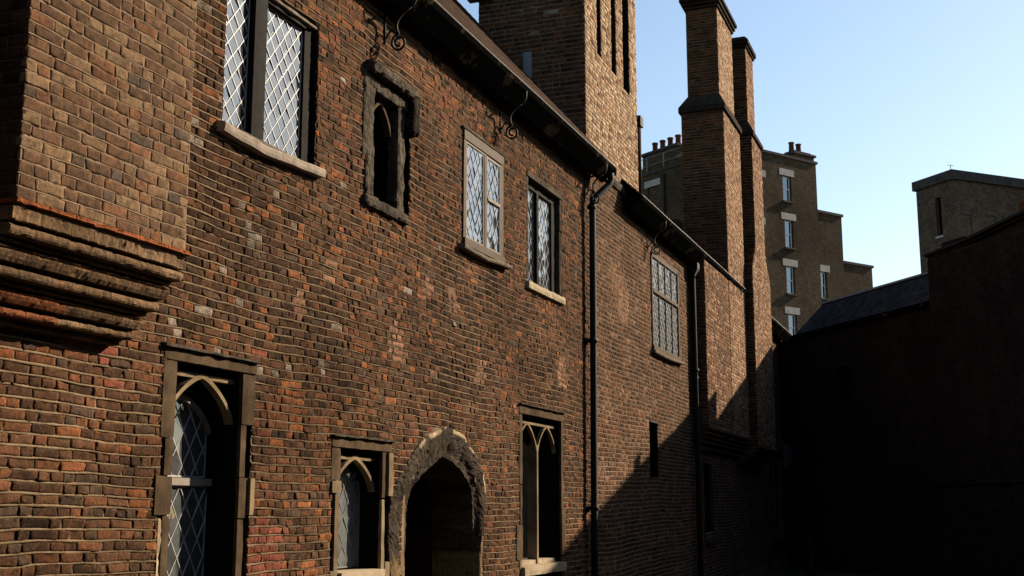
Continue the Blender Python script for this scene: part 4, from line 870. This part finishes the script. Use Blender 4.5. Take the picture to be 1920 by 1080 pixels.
for i, (s0, s1, zt_, bk) in enumerate(tiers):
    hs = [h for h in wins if s0 < (h[0]+h[1])/2 < s1]
    P = BC-nA*bk; facade('front_wall', P, BA, nA, s0, s1, 0, zt_, hs, 'stock', BK)
    for h in hs: sash(P, BA, nA, h)
    one('coping', 'coping', BK, lambda m: m.obox(P+BA*(s0-.05)+nA*.08+np.array([0, 0, zt_+.002]), BA*(s1-s0+.15), -nA*.5, np.array([0, 0, .16])))
    one('rear_mass', 'stock', BK, lambda m: m.obox(P+BA*(s0+.01)-nA*.36, BA*(s1-s0-.02), -nA*(9-i*2.5), np.array([0, 0, zt_-.15])))
for y_ in (318, 407):       # lintels half hidden by the slender stack
    s0, zt_ = A_(1424, y_); one('lintel', 'lintel', BK, lambda m: m.obox(BC+BA*s0+nA*.012+np.array([0, 0, zt_-.4]), BA*(A_(1435, y_)[0]-s0), -nA*.02, np.array([0, 0, .42])))
s0 = A_(1490, 300)[0]; s1 = A_(1527, 300)[0]; zc = tiers[0][2]
CH = one('chimney', 'stock', BK, lambda m: m.obox(pa(s0, .02, zc+.17), BA*(s1-s0-.02), -nA*1.0, np.array([0, 0, .25])))
one('chimney_cap', 'coping', CH, lambda m: (m.obox(pa(s0-.1, -.08, zc+.42), BA*(s1-s0+.2), -nA*1.2, np.array([0, 0, .14])), m.obox(pa(s0+.1, .1, zc+.56), BA*(s1-s0-.3), -nA*.8, np.array([0, 0, .12]))))
for x_ in (1496, 1509):
    q = pa(A_(x_, 290)[0], .5, zc+.66); one('chimney_pot', 'pot', CH, lambda m: m.tube([(q[0], q[1], q[2]+z) for z in (0, .05, .5, .55, .62)], [.2, .18, .15, .19, .19], 10), smooth=True)
# the return face seen between the stacks
zb_par = B_f(1250, 318)[1]; wB = B_f(1180, 350)[0]+2
hb = (B_f(1232, 350)[0], B_f(1214, 350)[0]); hb = (min(hb), max(hb), B_f(1222, 388)[1]-.4, B_f(1222, 350)[1])
facade('side_wall', BC, BB, nB, .36, wB, 0, zb_par, [hb], 'stock', BK); sash(BC, BB, nB, hb)
one('parapet', 'stock', BK, lambda m: m.obox(BC+BB*.36+nB*.0-nB*.4+np.array([0, 0, zb_par+.002]), BB*(wB-.36), -nB*.35, np.array([0, 0, .7])))
one('side_coping', 'coping', BK, lambda m: m.obox(BC+BB*.3+nB*.08+np.array([0, 0, zb_par+.002]), BB*(wB-.3), -nB*.45, np.array([0, 0, .14])))
for x_ in (1278, 1240, 1209):
    s_ = B_f(x_, 310)[0]; one('railing_post', 'lead_sheet', BK, lambda m: m.tube([tuple(BC+BB*s_-nB*.2+np.array([0, 0, zb_par+z])) for z in (.1, 1.25)], .035, 6))
for z in (.7, 1.22): one('railing', 'lead_sheet', BK, lambda m: m.tube([tuple(BC+BB*.5-nB*.2+np.array([0, 0, zb_par+z])), tuple(BC+BB*wB-nB*.2+np.array([0, 0, zb_par+z]))], .025, 6))
s_ = B_f(1226, 268)[0]; zc = B_f(1240, 275)[1]
CH = one('chimney', 'stock', BK, lambda m: m.obox(BC+BB*(s_-.8)-nB*1.2+np.array([0, 0, zb_par-.1]), BB*3.2, -nB*1.0, np.array([0, 0, zc-zb_par+.35])))
one('chimney_cap', 'coping', CH, lambda m: m.obox(BC+BB*(s_-.95)-nB*1.1+np.array([0, 0, zc+.26]), BB*3.5, -nB*1.2, np.array([0, 0, .16])))
for k in range(4):
    q = BC+BB*(s_-.45+k*.72)-nB*1.7+np.array([0, 0, zc+.42]); one('chimney_pot', 'pot', CH, lambda m: m.tube([(q[0], q[1], q[2]+z) for z in (0, .05, .55, .6, .7)], [.21, .19, .17, .21, .21], 10), smooth=True)
one('soil_pipe', 'iron', BK, lambda m: m.tube([tuple(BC+BB*B_f(1247, 340)[0]+nB*.1+np.array([0, 0, z])) for z in (2, zb_par-.3)], .07, 8))

# ------------------------------------------------------------------ small things in the court
LN = root('wall_lantern', (.42, 33.0, 2.65), 'small blue-grey glazed wall lantern on iron bracket at the far corner', 'lantern')
one('bracket', 'iron', LN, lambda m: m.tube([(.0, 33.0, 3.3), (.2, 33.0, 3.36), (.42, 33.0, 3.3)], .018, 6))
one('lantern_roof', 'slate_plain', LN, lambda m: m.tube([(.42, 33.0, 3.10), (.42, 33.0, 3.13), (.42, 33.0, 3.28), (.42, 33., 3.32)], [.23, .23, .07, .03], 4))
for k in range(4):
    a = R(45+90*k); one('glazing_bar', 'iron', LN, lambda m: m.tube([(.42+.13*math.cos(a), 33+.13*math.sin(a), 2.7), (.42+.2*math.cos(a), 33+.2*math.sin(a), 3.1)], .012, 5))
one('glass_body', 'glass_dim', LN, lambda m: m.tube([(.42, 33.0, 2.7), (.42, 33.0, 3.1)], [.12, .19], 4)); one('finial', 'iron', LN, lambda m: m.tube([(.42, 33., 2.6), (.42, 33., 2.7)], [.02, .1], 6))
bp = CAM+ray(1518, 1007)*((.92-CAM[2])/ray(1518, 1007)[2])
BO = root('bollard', (bp[0], bp[1], 0), 'dark iron bollard with domed cap standing in the shaded court', 'bollard')
one('post', 'iron', BO, lambda m: m.tube([(bp[0], bp[1], z) for z in (0, .12, .13, .78, .8, .84)], [.12, .12, .09, .075, .1, .1], 14), smooth=True)
one('cap', 'iron', BO, lambda m: m.tube([(bp[0], bp[1], z) for z in (.84, .86, .9, .925, .93)], [.1, .1, .075, .03, .005], 14), smooth=True)
